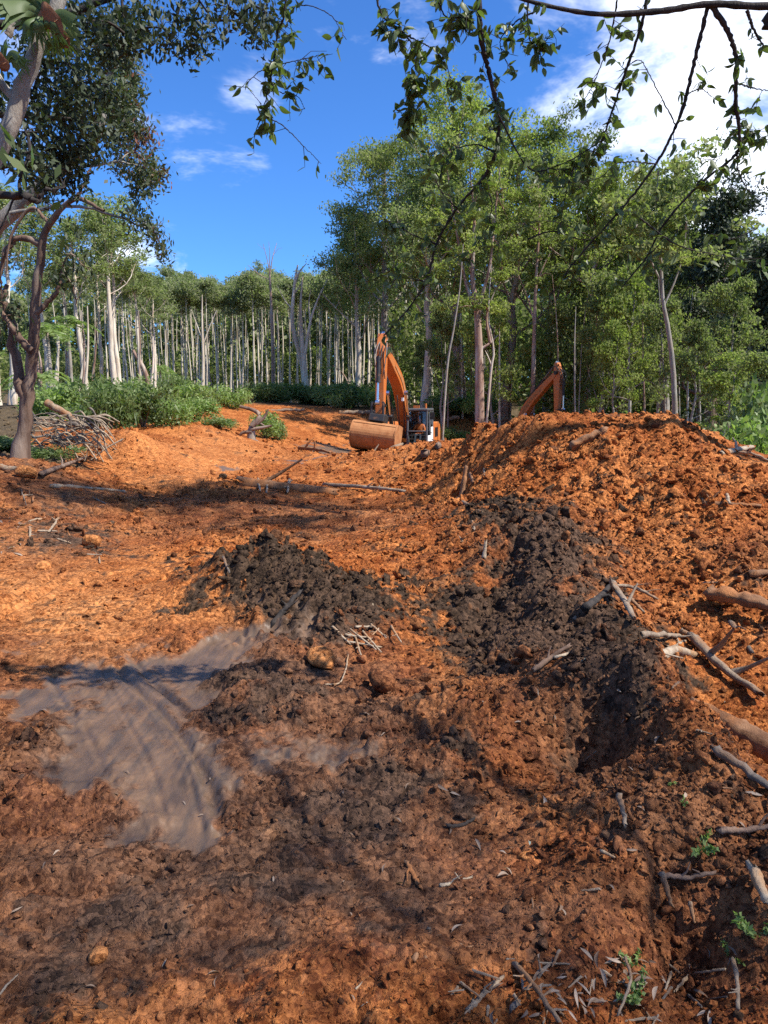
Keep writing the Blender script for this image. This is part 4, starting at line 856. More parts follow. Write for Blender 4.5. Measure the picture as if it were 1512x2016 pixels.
def excavator(loc, rz, T, S, curl, roll, label, mark):
    o = empty('excavator', loc, rz)
    # undercarriage
    for sy in (-1, 1):
        tr = MB(); prof = [(-2.1 + .47 + .47 * math.cos(a), .47 + .47 * math.sin(a)) for a in np.linspace(math.pi / 2, 3 * math.pi / 2, 9)] + [(2.1 - .47 + .47 * math.cos(a), .47 + .47 * math.sin(a)) for a in np.linspace(-math.pi / 2, math.pi / 2, 9)]
        k = tr.prism(prof, sy * 1.2 - .3, sy * 1.2 + .3).build('track', BLACK, o, bevel=.02)
        P = np.array(prof + prof[:1]); L = np.concatenate([[0], np.cumsum(np.linalg.norm(np.diff(P, axis=0), axis=1))])
        sh = MB(); sh.box((0, 0, 0), (.17, .62, .06)); me = None
        for q in range(30):
            s = (q + .5) / 30 * L[-1]; x = np.interp(s, L, P[:, 0]); z = np.interp(s, L, P[:, 1]); x2 = np.interp((s + .05) % L[-1], L, P[:, 0]); z2 = np.interp((s + .05) % L[-1], L, P[:, 1])
            if me is None: so = sh.build('track_shoe', STEEL, k); me = so.data
            else: so = obj('track_shoe', me, None, k)
            so.location = (x, sy * 1.2, z); so.rotation_euler = (0, -math.atan2(z2 - z, x2 - x), 0)
    MB().box((0, 0, .75), (2.6, 1.9, .35)).tube([(0, 0, .9), (0, 0, 1.14)], .65, 20).build('car_body', STEEL, o, bevel=.03)
    MB().box((-.35, 0, 1.22), (4.0, 2.6, .16)).build('deck', GREYP, o, bevel=.03)
    eng = MB().prism([(-2.3, 1.3), (-.15, 1.3), (-.15, 2.25), (-.5, 2.38), (-2.3, 2.38)], -1.32, 1.32).build('engine_hood', ORANGE, o, bevel=.06)
    for k in range(6): MB().box((-1.7 + k * .14, 1.335, 1.85), (.05, .03, .5)).build('vent_slat', BLACK, eng)
    MB().tube([(-1.3, -.7, 2.38), (-1.3, -.7, 2.85)], .07, 10).build('exhaust_pipe', STEEL, eng)
    MB().prism([(-3.0, 1.25), (-2.32, 1.25), (-2.32, 2.3), (-2.75, 2.3), (-3.0, 2.0)], -1.3, 1.3).build('counterweight', ORANGE, o, bevel=.1)
    MB().box((.55, -.98, 1.72), (1.3, .66, .84)).build('tank_box', ORANGE, o, bevel=.05)
    # handrails
    hr = MB()
    for x in (.0, 1.1): hr.tube([(x, -1.22, 2.1), (x, -1.22, 2.75)], .02, 6)
    hr.tube([(0, -1.22, 2.75), (1.1, -1.22, 2.75)], .02, 6); hr.build('handrail', STEEL, o)
    # cab
    cb = MB(); x0, x1, y0, y1, z0, z1 = .15, 1.75, .42, 1.38, 1.3, 3.05
    for (x, y, xb) in ((x0, y0, 0), (x0, y1, 0), (x1 - .12, y0, .12), (x1 - .12, y1, .12)): cb.tube([(x + xb, y, z0), (x + (0.0 if xb == 0 else .06), y, z1 - .05)], .055, 8)
    cb.tube([(.85, y1, z0), (.85, y1, z1 - .05)], .045, 8).tube([(x1, y0, 2.0), (x1, y1, 2.0)], .03, 8).tube([(x1, y0, z0 + .06), (x1, y1, z0 + .06)], .06, 8)
    cab_ = cb.build('cab_frame', GREYP, o)
    MB().box((.92, .9, z1), (1.74, 1.06, .12)).build('cab_roof', GREYP, cab_, bevel=.04)
    MB().box((.95, .9, z0 - .02), (1.62, 1.0, .08)).build('cab_floor', STEEL, cab_)
    MB().box((.13, .9, 2.15), (.05, .94, 1.66)).build('cab_rear_panel', GREYP, cab_)
    MB().box((.93, y0 - .01, 1.75), (1.5, .03, .86)).build('cab_side_panel', GREYP, cab_)
    dr = MB().box((1.25, y1 + .03, 1.55), (.74, .05, .46)).box((.5, y1 + .03, 1.75), (.62, .05, .86)).build('door', WHITEP, cab_, bevel=.02); MB().box((.95, y1 + .08, 1.9), (.16, .04, .04)).build('handle', BLACK, dr)
    for nm, V in (('windscreen', [(x1 - .01, y0 + .05, 2.03), (x1 - .01, y1 - .05, 2.03), (x1 - .07, y1 - .05, 2.95), (x1 - .07, y0 + .05, 2.95)]), ('lower_windscreen', [(x1, y0 + .05, z0 + .1), (x1, y1 - .05, z0 + .1), (x1 - .0, y1 - .05, 1.97), (x1, y0 + .05, 1.97)]),
                  ('side_window', [(.9, y1, 2.0), (1.62, y1, 2.0), (1.6, y1, 2.95), (.9, y1, 2.95)]), ('side_window', [(.2, y0, 1.95), (1.62, y0, 1.95), (1.6, y0, 2.95), (.2, y0, 2.95)]), ('rear_side_window', [(.2, y1, 2.3), (.8, y1, 2.3), (.8, y1, 2.95), (.2, y1, 2.95)])):
        MB().add(V, [(0, 1, 2, 3)]).build(nm, GLASS, cab_)
    MB().tube([(x1 + .03, y0 + .12, 2.1), (x1 + .01, .95, 2.45)], .012, 5).build('wiper', BLACK, cab_)
    gd = MB()
    for z in (1.45, 1.62, 1.8): gd.tube([(x1 + .05, y0, z), (x1 + .05, y1, z)], .014, 5)
    gd.build('guard_bar', STEEL, cab_)
    MB().box((.6, .8, 1.62), (.5, .52, .14)).box((.38, .8, 2.05), (.14, .5, .75)).build('seat', BLACK, cab_, bevel=.05)
    cn = MB().box((.85, 1.12, 1.7), (.5, .14, .3)).box((.85, .5, 1.7), (.5, .12, .3)); cn.tube([(1.05, 1.12, 1.85), (1.07, 1.12, 2.02)], .02, 6).tube([(1.05, .5, 1.85), (1.07, .5, 2.02)], .02, 6).build('control_console', BLACK, cab_)
    MB().box((1.5, y1 + .22, 2.75), (.05, .22, .36)).tube([(1.6, y1, 2.6), (1.52, y1 + .2, 2.75)], .015, 6).build('mirror', BLACK, cab_)
    MB().box((.5, .62, z1 + .13), (.1, .3, .14)).tube([(.5, 1.1, z1 + .05), (.5, 1.1, z1 + .3)], .05, 8).build('beacon', ORANGE, cab_)
    rl = MB().tube([(.1, y1 - .02, z1 + .05), (.1, y1 - .02, z1 + .42)], .018, 6).tube([(.1, y0 + .3, z1 + .05), (.1, y0 + .3, z1 + .42)], .018, 6).tube([(.1, y1 - .02, z1 + .42), (.1, y0 + .3, z1 + .42)], .018, 6).build('roof_rail', STEEL, cab_)
    # boom
    F0 = np.array([.35, 1.75]); T = np.array(T, float); S = np.array(S, float); ch = T - F0; nrm = np.array([-ch[1], ch[0]]) / np.linalg.norm(ch)
    if nrm[1] < 0: nrm = -nrm
    Bp = F0 + ch * .46 + nrm * .95
    C = [F0, F0 + ch * .2 + nrm * .62, Bp, F0 + ch * .75 + nrm * .52, T]
    bm = MB().prism(thick_path(C, [.19, .28, .32, .26, .17]), -.25, .25).build('boom', ORANGE, o, bevel=.03)
    MB().prism(thick_path([C[1], Bp, C[3]], [.06, .1, .06]), -.275, -.262).prism(thick_path([C[1], Bp, C[3]], [.06, .1, .06]), .262, .275).build('side_plate', MUDPAINT, bm)
    MB().tube([(T[0], -.36, T[1]), (T[0], .36, T[1])], .14, 14).tube([(F0[0], -.45, F0[1]), (F0[0], .45, F0[1])], .16, 14).build('pivot_pin', STEEL, bm)
    MB().box((Bp[0] + .45, .34, Bp[1] - .75), (.14, .1, .16)).build('work_light', WHITEP, bm)
    for sy in (-1, 1): cyl(o, (1.0, 1.35), tuple(Bp + np.array([.25, -.45])), .105, .55, sy * .45)
    # stick
    sd = (S - T) / np.linalg.norm(S - T); sn = np.array([-sd[1], sd[0]])
    if sn[0] < 0: sn = -sn
    A0 = T - sd * .75 + sn * -.1
    st = MB().prism([tuple(A0 + sn * .12), tuple(T + sn * .36 + sd * .1), tuple(S - sd * .1 + sn * .14), tuple(S + sd * .1), tuple(S - sd * .1 - sn * .14), tuple(T - sn * .30 + sd * .35), tuple(A0 - sn * .14)], -.2, .2).build('stick', ORANGE, o, bevel=.03)
    MB().tube([(S[0], -.3, S[1]), (S[0], .3, S[1])], .09, 12).build('pivot_pin', STEEL, st)
    cyl(o, tuple(Bp + nrm * .42 + ch * .02), tuple(A0), .10, .6, 0)
    # bucket cylinder and linkage
    lk = S - sd * .55 + sn * .52
    cyl(o, tuple(T + sd * .35 + sn * .52), tuple(lk), .095, .55, 0)
    cr, sr = math.cos(curl), math.sin(curl)
    rot = lambda p: (S[0] + p[0] * cr - p[1] * sr, S[1] + p[0] * sr + p[1] * cr)
    ear = np.array(rot((.48, -.12)))
    ln = MB()
    for y in (-.26, .26):
        ln.tube([(lk[0], y, lk[1]), (ear[0], y, ear[1])], .06, 8); w = S - sd * .45; ln.tube([(lk[0], y * .9, lk[1]), (w[0], y * .9, w[1])], .055, 8)
    ln.build('linkage', STEEL, o)
    hd = MB().prism([rot(p) for p in ((-.2, .08), (.62, .02), (.66, -.30), (-.25, -.30))], -.34, .34).tube([(*rot((.2, -.35))[:1], 0, rot((.2, -.35))[1] - .12), (rot((.2, -.35))[0], 0, rot((.2, -.35))[1] + .2)], .26, 14).build('tilt_hitch', STEEL, o, bevel=.03)
    outer = [(-.40, -.34), (.50, -.36), (.80, -.56), (.92, -.88), (.82, -1.20), (.54, -1.44), (.1, -1.54), (-.55, -1.49)]
    sp = spline([(a, 0, b) for a, b in outer], 24)[:, [0, 2]]; c0 = np.array([.1, -.9]); inner = sp + (c0 - sp) / np.linalg.norm(c0 - sp, axis=1)[:, None] * .05
    Wb = .98; shell = MB(); n = len(sp); q = [rot(p) for p in sp]; q2 = [rot(p) for p in inner]
    V = [(x, y, z) for y in (-Wb, Wb) for (x, z) in q] + [(x, y, z) for y in (-Wb, Wb) for (x, z) in q2]
    Fc = [(i, i + 1, n + i + 1, n + i) for i in range(n - 1)] + [(2 * n + i, 3 * n + i, 3 * n + i + 1, 2 * n + i + 1) for i in range(n - 1)] + [(0, n, 3 * n, 2 * n), (n - 1, 3 * n - 1, 4 * n - 1, 2 * n - 1)]
    Fc += [(i, 2 * n + i, 2 * n + i + 1, i + 1) for i in range(n - 1)] + [(n + i, n + i + 1, 3 * n + i + 1, 3 * n + i) for i in range(n - 1)]
    bk = shell.add(V, Fc).build('bucket', MUDPAINT, o)
    for y in (-Wb, Wb): MB().prism([rot(tuple(c0 + (p - c0) * 1.03)) for p in sp], y - .02 if y > 0 else y - .04, y + .04 if y > 0 else y + .02).build('side_plate', MUDPAINT, bk)
    lip = MB().prism([rot(p) for p in ((-.40, -1.56), (-.75, -1.52), (-.75, -1.48), (-.40, -1.45))], -Wb - .05, Wb + .05).build('cutting_edge', STEEL, bk)
    for k in range(3): MB().prism([rot(tuple(c0 + (sp[i] - c0) * 1.035)) for i in range(3 + k * 6, 6 + k * 6)] + [rot(tuple(c0 + (sp[i] - c0) * .99)) for i in range(5 + k * 6, 2 + k * 6, -1)], -Wb + .04, Wb - .04).build('wear_strip', MUDPAINT, bk)
    for a in (bk, hd):
        pv = Matrix.Translation((S[0], 0, S[1])); a.matrix_local = pv @ Matrix.Rotation(roll, 4, 'X') @ pv.inverted()
    # hoses looping over the boom tip and down the stick
    q = np.random.default_rng(5)
    for k in range(7):
        y = -.28 + .09 * k; a = F0 + ch * .72 + nrm * .85; e = T + sd * (.7 + .1 * k) + sn * .38
        pts = [(a[0], y, a[1]), (T[0] - .3, y * 1.1, T[1] + .42 + .05 * q.random()), (T[0] + .45 + .14 * q.random(), y * 1.2 + .12 * (k % 3 - 1), T[1] - .05 - .3 * q.random()), (e[0], y, e[1])]
        MB().tube(spline(pts, 18), .022, 6).build('hose', HOSE if k % 2 else BLACK, o, True)
    for k in range(3): MB().tube(spline([(F0[0] + .4, -.2 + .2 * k, F0[1] + .5), (F0[0] + 1.0, -.2 + .2 * k, F0[1] - .1), (Bp[0] + .2, -.33 + .33 * k, Bp[1] - .55)], 14), .025, 6).build('hose', BLACK, o, True)
    return tag(o, label, 'excavator')
bx, by = (800 - 756) / FPX * 38.5, 38.5; MZ = -1.85
tw = at(752, 690, 33.3); hd_ = math.atan2(tw[1] - by, tw[0] - bx); hl = math.hypot(tw[1] - by, tw[0] - bx)
excavator((bx, by, MZ), hd_, (hl, tw[2] - MZ), (hl + .35, .95 - MZ), math.radians(10), math.radians(-7), 'orange excavator facing the camera with its wide muddy bucket lowered', 1)
t2 = at(1099, 734, 42.0); K2 = .76; h2 = math.atan2(-.80, .60); b2 = (t2[0] - 4.4 * .6 * K2, t2[1] + 4.4 * .8 * K2)
e2_ = excavator((b2[0], b2[1], -2.6), h2, (4.4, (t2[2] + 2.6) / K2), (4.45, (t2[2] + 2.6) / K2 - 3.2), math.radians(-10), 0, 'second orange excavator, only its arm showing above the soil heap', 2); e2_.scale = (K2, K2, K2)

# operator in the cab
def person():
    R = Matrix.Translation((bx, by, MZ)) @ Matrix.Rotation(hd_, 4, 'Z')
    sk = plain('skin', (.42, .25, .17), .6); vest = plain('hi_vis_orange', (.75, .19, .03), .8); navy = plain('navy_cloth', (.03, .04, .07), .9); strap = plain('reflective_tape', (.7, .7, .66), .35)
    J = [(.58, .80, 1.76), (.55, .80, 1.98), (.55, .80, 2.20), (.56, .80, 2.33), (.58, .80, 2.42), (.62, .80, 2.52), (.60, .80, 2.62),
         (.56, 1.00, 2.24), (.66, 1.09, 2.02), (.94, 1.11, 1.98), (1.04, 1.12, 2.0), (.56, .60, 2.24), (.66, .51, 2.02), (.94, .50, 1.98), (1.04, .50, 2.0),
         (.62, .90, 1.76), (1.06, .93, 1.80), (1.20, .93, 1.48), (1.34, .93, 1.40), (.62, .70, 1.76), (1.06, .67, 1.80), (1.20, .67, 1.48), (1.34, .67, 1.40)]
    rad = [.15, .15, .17, .07, .058, .10, .085, .085, .055, .042, .035, .085, .055, .042, .035, .10, .075, .055, .05, .10, .075, .055, .05]
    E = [(0, 1), (1, 2), (2, 3), (3, 4), (4, 5), (5, 6), (2, 7), (7, 8), (8, 9), (9, 10), (2, 11), (11, 12), (12, 13), (13, 14), (0, 15), (15, 16), (16, 17), (17, 18), (0, 19), (19, 20), (20, 21), (21, 22)]
    me = bpy.data.meshes.new('person'); me.from_pydata([tuple(R @ Vector(p)) for p in J], E, []); o = bpy.data.objects.new('person', me); COL.objects.link(o)
    m = o.modifiers.new('skin', 'SKIN'); o.modifiers.new('sub', 'SUBSURF').levels = 2; o.modifiers['sub'].render_levels = 2
    for i, v in enumerate(me.skin_vertices[0].data): v.radius = (rad[i], rad[i]); v.use_root = (i == 0)
    # colour by height: trousers, shirt, skin
    mt, nt, out = newmat('person_body'); g = nd(nt, 'ShaderNodeNewGeometry'); sp = nd(nt, 'ShaderNodeSeparateXYZ'); nt.links.new(g.outputs['Position'], sp.inputs[0])
    c = mixc(nt, mrange(nt, sp.outputs[2], MZ + 1.84, MZ + 1.86), (.03, .035, .05), (.62, .15, .025)); c = mixc(nt, mrange(nt, sp.outputs[2], MZ + 2.33, MZ + 2.35), c, (.42, .25, .17))
    bs = nd(nt, 'ShaderNodeBsdfPrincipled'); bs.inputs['Roughness'].default_value = .8; nt.links.new(c, bs.inputs['Base Color']); nt.links.new(bs.outputs[0], out.inputs[0]); me.materials.append(mt)
    tag(o, 'operator in an orange work shirt seated in the excavator cab', 'person')
    def chp(mb, name, mat):
        mb.v = [tuple(R @ Vector(p)) for p in mb.v]; return mb.build(name, mat, o, True)
    b = MB(); V = IV * np.array([.125, .10, .075]) + np.array([.60, .80, 2.655]); V[:, 2] = np.maximum(V[:, 2], 2.63); b.add(V, IF.tolist()); b.box((.73, .8, 2.635), (.12, .16, .014)); chp(b, 'cap', navy)
    for y in (-.04, .04): chp(MB().add(IV * .013 + np.array([.712, .80 + y, 2.54]), IF.tolist()), 'eye', BLACK)
    chp(MB().add(IV * np.array([.022, .014, .028]) + np.array([.722, .80, 2.505]), IF.tolist()), 'nose', sk); chp(MB().box((.71, .8, 2.455), (.01, .05, .008)), 'mouth', navy)
    for y in (-.098, .098): chp(MB().add(IV * np.array([.02, .012, .032]) + np.array([.61, .80 + y, 2.52]), IF.tolist()), 'ear', sk)
    for y, s in ((1.12, 1), (.50, -1)):
        for k in range(4): chp(MB().tube([(1.05, y - .03 + k * .02, 2.02), (1.10, y - .03 + k * .02, 2.0), (1.11, y - .03 + k * .02, 1.96), (1.085, y - .03 + k * .02, 1.935)], .009, 6), 'finger', sk)
        chp(MB().tube([(1.02, y - .045 * s, 2.01), (1.06, y - .055 * s, 2.02), (1.085, y - .05 * s, 2.0)], .010, 6), 'thumb', sk)
person()

# ------------------------------------------------------------------ trees close on the left
def traced_tree(name, path, r0, r1, limbs, clumps, bark, leaf, L, W, label, per=1.0, seed=1, down=.3, root=None, sides=10, crownname='crown', connect=True, fl=.9):
    """trunk along path, limbs, clumps [(px,py,radius px,Y)] -> thing > trunk, limb, crown"""
    base = np.array(path[0]); o = empty(name, base); q = np.random.default_rng(seed)
    S = spline(path, 40) - base; J = Join(); rad = np.linspace(r0, r1, len(S)); rad[0] *= 1.5; rad[1] *= 1.2; S[0, 2] -= .2
    S[2:-1] += q.normal(size=(len(S) - 3, 3)) * r0 * .10; J.add(*tube(S, rad * q.uniform(.93, 1.07, len(S)), sides)); obj('trunk', J.mesh('trunk'), M[bark], o)
    for pts, r in limbs:
        S2 = spline(pts, 18) - base; S2[1:-1] += q.normal(size=(len(S2) - 2, 3)) * r * .25; J = Join(); J.add(*tube(S2, np.linspace(r, r * .35, len(S2)), 7)); obj('limb', J.mesh('limb'), M[bark], o)
    if clumps:
        cen = np.array([at(c[0], c[1], c[3]) for c in clumps]); R = np.array([c[2] / FPX * c[3] for c in clumps])
        if connect:
            J = Join(); nodes = [p for p in S + base] + [x for pts, _ in limbs for x in spline(pts, 10)]
            for c, rr in sorted(zip(cen.tolist(), R), key=lambda t: -t[0][2] if False else np.linalg.norm(np.array(t[0]) - (S[-1] + base))):
                c = np.array(c); d = [np.linalg.norm(c - n_) for n_ in nodes]; a = nodes[int(np.argmin(d))]
                mid = (a + c) / 2 + np.array([0, 0, .12 * min(d)]) + q.normal(size=3) * .05 * min(d); pts = spline([a, mid, c], 8); J.add(*tube(pts - base, np.linspace(.016, .007, len(pts)), 5)); nodes.append(c); nodes.append(mid)
                for k in range(5):
                    e = c + q.normal(size=3) * rr * .6; J.add(*tube(np.array([c, (c + e) / 2 + q.normal(size=3) * rr * .1, e]) - base, [.006, .004, .002], 4))
            tag(obj('twigs', J.mesh('twigs'), M[bark], o), kind='stuff')
        pts = []; tv = []
        for c, r in zip(cen, R):
            n = max(3, int(per * (r / L) ** 2 * 9)); sub = c + q.normal(size=(max(3, n // 14), 3)) * r * .42 * np.array([1, 1, fl]); pick = sub[q.integers(0, len(sub), n)] + q.normal(size=(n, 3)) * L * .9; pts.append(pick); b = q.normal(.5, .25); tv.append(np.clip(b + q.normal(0, .22, n), 0, 1))
        C = np.concatenate(pts); V, F, v = leaf_cards(C - base, L, W, down, seed, var=np.concatenate(tv)); cr_ = obj(crownname, mesh_np(crownname, V, F, {'var': v}), M[leaf], o)
    return tag(o, label, 'tree')
gxy = lambda px, Y: np.array([*spot(px, Y)[:2], gz(*spot(px, Y)[:2])])
traced_tree('leaning_tree', [gxy(38, 12.6), at(55, 780, 12.6), at(64, 690, 12.5), at(70, 600, 12.4), at(80, 500, 12.3), at(98, 440, 12.2), at(150, 392, 12.0), at(205, 415, 11.8)], .118, .022,
            [(limb_at(12.4, (68, 620), (100, 588), (118, 560), (122, 530)), .05), (limb_at(12.4, (82, 480), (30, 470), (6, 520), (2, 580)), .06), (limb_at(12.4, (62, 690), (20, 640), (-30, 560)), .07), (limb_at(12.3, (98, 440), (60, 410), (20, 470), (12, 540)), .035), (limb_at(12, (150, 392), (170, 350), (190, 300)), .03), (limb_at(12.6, (50, 800), (30, 700), (10, 600), (14, 560)), .10)],
            [(140, 500, 30, 12.2), (160, 520, 26, 12.2), (125, 540, 22, 12.2), (145, 565, 24, 12.2), (150, 590, 14, 12.2), (8, 600, 30, 12.4), (25, 620, 26, 12.4), (0, 640, 30, 12.4), (20, 500, 18, 12.4), (90, 400, 20, 12)],
            'brown_bark', 'dark_leaf', .13, .04, 'leaning brown-barked tree with dark drooping leaf clumps at the left', 1.5, 21, 1.0)
dk = [(140, 25), (210, 40), (285, 25), (350, 30), (395, 75), (450, 15), (490, 45), (335, 85), (320, 55), (420, 40), (100, 120), (160, 160), (60, 190), (120, 235), (185, 240), (100, 300), (170, 310), (35, 290), (140, 360), (200, 90), (250, 70), (60, 60), (75, 250), (15, 220), (190, 190), (150, 100), (110, 180), (160, 270), (60, 330), (520, 20), (510, 60), (375, 100), (240, 40), (180, 40), (130, 320), (90, 360), (160, 215)]
qd = random.Random(5)
traced_tree('overhead_tree', [gxy(-420, 7.5), at(-330, 500, 7.5), at(-200, 250, 7.6), at(-60, 60, 7.8), at(60, -120, 8), at(250, -260, 8.2)], .20, .05,
            [(limb_at(8, (-60, 60), (60, 40), (160, 20), (300, -30), (450, -20)), .05), (limb_at(8, (-200, 250), (-60, 230), (60, 230), (160, 240)), .045), (limb_at(7.9, (-200, 250), (-50, 330), (60, 320), (140, 340)), .035), (limb_at(8, (240, 0), (245, 60), (250, 90), (265, 118)), .015)],
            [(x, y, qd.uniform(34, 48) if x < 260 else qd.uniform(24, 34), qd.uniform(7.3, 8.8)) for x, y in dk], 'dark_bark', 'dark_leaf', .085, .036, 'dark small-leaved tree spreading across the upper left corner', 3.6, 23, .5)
fk = [(215, 95, 26), (245, 110, 26), (225, 140, 28), (255, 150, 24), (235, 180, 28), (262, 185, 20), (220, 215, 26), (252, 225, 26), (270, 245, 20), (245, 270, 22), (280, 272, 20), (225, 265, 22), (255, 300, 16), (295, 325, 22), (275, 345, 24), (305, 345, 18), (270, 375, 16), (290, 365, 16), (262, 420, 16), (282, 440, 15), (300, 452, 16), (310, 472, 14), (318, 492, 12), (322, 505, 8), (240, 240, 20), (205, 180, 22), (235, 330, 18)]
traced_tree('flush_tree', [gxy(-260, 13.5), at(-120, 600, 13.4), at(20, 420, 13.3), at(120, 330, 13.2), at(190, 270, 13), at(215, 150, 13), at(225, 60, 13)], .17, .03,
            [(limb_at(13, (120, 330), (190, 325), (235, 318), (290, 330)), .03), (limb_at(13, (20, 420), (140, 405), (230, 425), (300, 455)), .035), (limb_at(13, (190, 270), (230, 250), (265, 250)), .025)],
            [(x, y, r * 1.1, qd.uniform(12.4, 13.8)) for x, y, r in fk], 'grey_bark', 'flush_leaf', .10, .036, 'tree with bronze-red new leaves along its right edge at upper left', 7.0, 24, .4)
# pale trunk carrying staghorn ferns
traced_tree('fern_clad_tree', [gxy(-330, 6.2), at(-230, 700, 6.1), at(-100, 460, 6), at(0, 290, 6), at(45, 170, 6), at(86, 70, 6), at(130, -60, 6), at(170, -220, 6)], .085, .04, [(limb_at(6, (30, 210), (-20, 120), (-70, 20), (-90, -80)), .035), (limb_at(6.0, (15, 70), (30, 20), (20, -40)), .03)], [], 'grey_bark', 'mid_leaf', .1, .04, 'pale lichen-spotted trunk slanting through the upper left corner', 1, 25)
def staghorn(name, px, py, Y, s, label, seed, n_up=7, n_down=6):
    q = np.random.default_rng(seed); c = at(px, py, Y); o = empty(name, c)
    def frond(pts, w, forks, mat, nm='frond'):
        S = spline(pts, 12); mb = MB(); d = np.gradient(S, axis=0); side = np.cross(d, (0.25, 1, 0.1)); side /= np.linalg.norm(side, axis=1)[:, None] + 1e-9; t = np.linspace(0, 1, len(S)); W = w * (.35 + 1.1 * t) * s
        L_ = S - side * W[:, None]; R_ = S + side * W[:, None]; mid = S + np.array([0, -.012, 0])
        V = np.stack([L_, mid, R_], 1).reshape(-1, 3); n = len(S); mb.add(V, [(3 * i + k, 3 * i + k + 1, 3 * i + 4 + k, 3 * i + 3 + k) for i in range(n - 1) for k in (0, 1)])
        e = S[-1]; D = d[-1] / np.linalg.norm(d[-1])
        for k in range(forks):
            u = (k + .5) / forks * 2 - 1; a = e + side[-1] * W[-1] * u; tip = a + (D * q.uniform(.5, 1.0) + side[-1] * u * .55 + np.array([0, 0, -.25 * q.random()])) * .16 * s; hw = W[-1] / forks
            mb.add([a - side[-1] * hw, a + side[-1] * hw, (a + tip) / 2 + side[-1] * hw * .7, tip, (a + tip) / 2 - side[-1] * hw * .7], [(0, 1, 2, 3, 4)])
        return mb.build(nm, mat, o, True)
    brown = barkmat('dead_frond', (.30, .13, .06), (.20, .09, .045), None, 9, .5)
    for k in range(n_up):
        a = q.uniform(-.5, 3.6); L = q.uniform(.22, .40) * s; D = np.array([math.cos(a), q.uniform(-.8, .3), math.sin(a) * .75 + .1]); frond([(0, 0, 0), tuple(D * L * .5 + np.array([0, 0, .05])), tuple(D * L)], .055, 4, M['stag_leaf'])
    for k in range(n_down):
        x = q.uniform(-.14, .14) * s; frond([(x * .3, -.05, 0), (x, -.12, -.10 * s), (x * 1.25, -.1, -q.uniform(.14, .2) * s)], .035, 4, M['stag_leaf'])
    frond([(0, -.08, .03), (.06 * s, -.14, .02), (.14 * s, -.12, -.10 * s)], .06, 1, brown, 'dead_frond')
    sh = MB().add(IV * np.array([.10, .08, .11]) * s, IF.tolist()).build('shield_frond', brown, o, True)
    return tag(o, label, 'fern')
staghorn('staghorn_fern', 92, 40, 5.85, .72, 'pale green staghorn fern high on the slanting pale trunk', 31, 10, 7)
staghorn('staghorn_fern', 8, 128, 5.8, .42, 'darker staghorn fern with a brown frond at the left edge', 32, 7, 3)
staghorn('staghorn_fern', 120, 80, 6.0, .55, 'small pale fern hanging below the large staghorn', 33, 2, 5)
traced_tree('broadleaf_branch_tree', [gxy(-420, 5.6), at(-300, 600, 5.5), at(-150, 400, 5.4), at(30, 385, 5.3), at(70, 395, 5.3), at(90, 372, 5.3)], .05, .01, [(limb_at(5.3, (30, 385), (10, 430), (-10, 470)), .008)], [(105, 378, 18, 5.3), (125, 370, 14, 5.3), (60, 300, 16, 5.3), (55, 315, 12, 5.3), (40, 350, 12, 5.3), (50, 260, 14, 5.3)], 'dark_bark', 'hang_leaf', .15, .05, 'thin dark branch with long broad leaves at the left edge', .12, 27, 1.0)

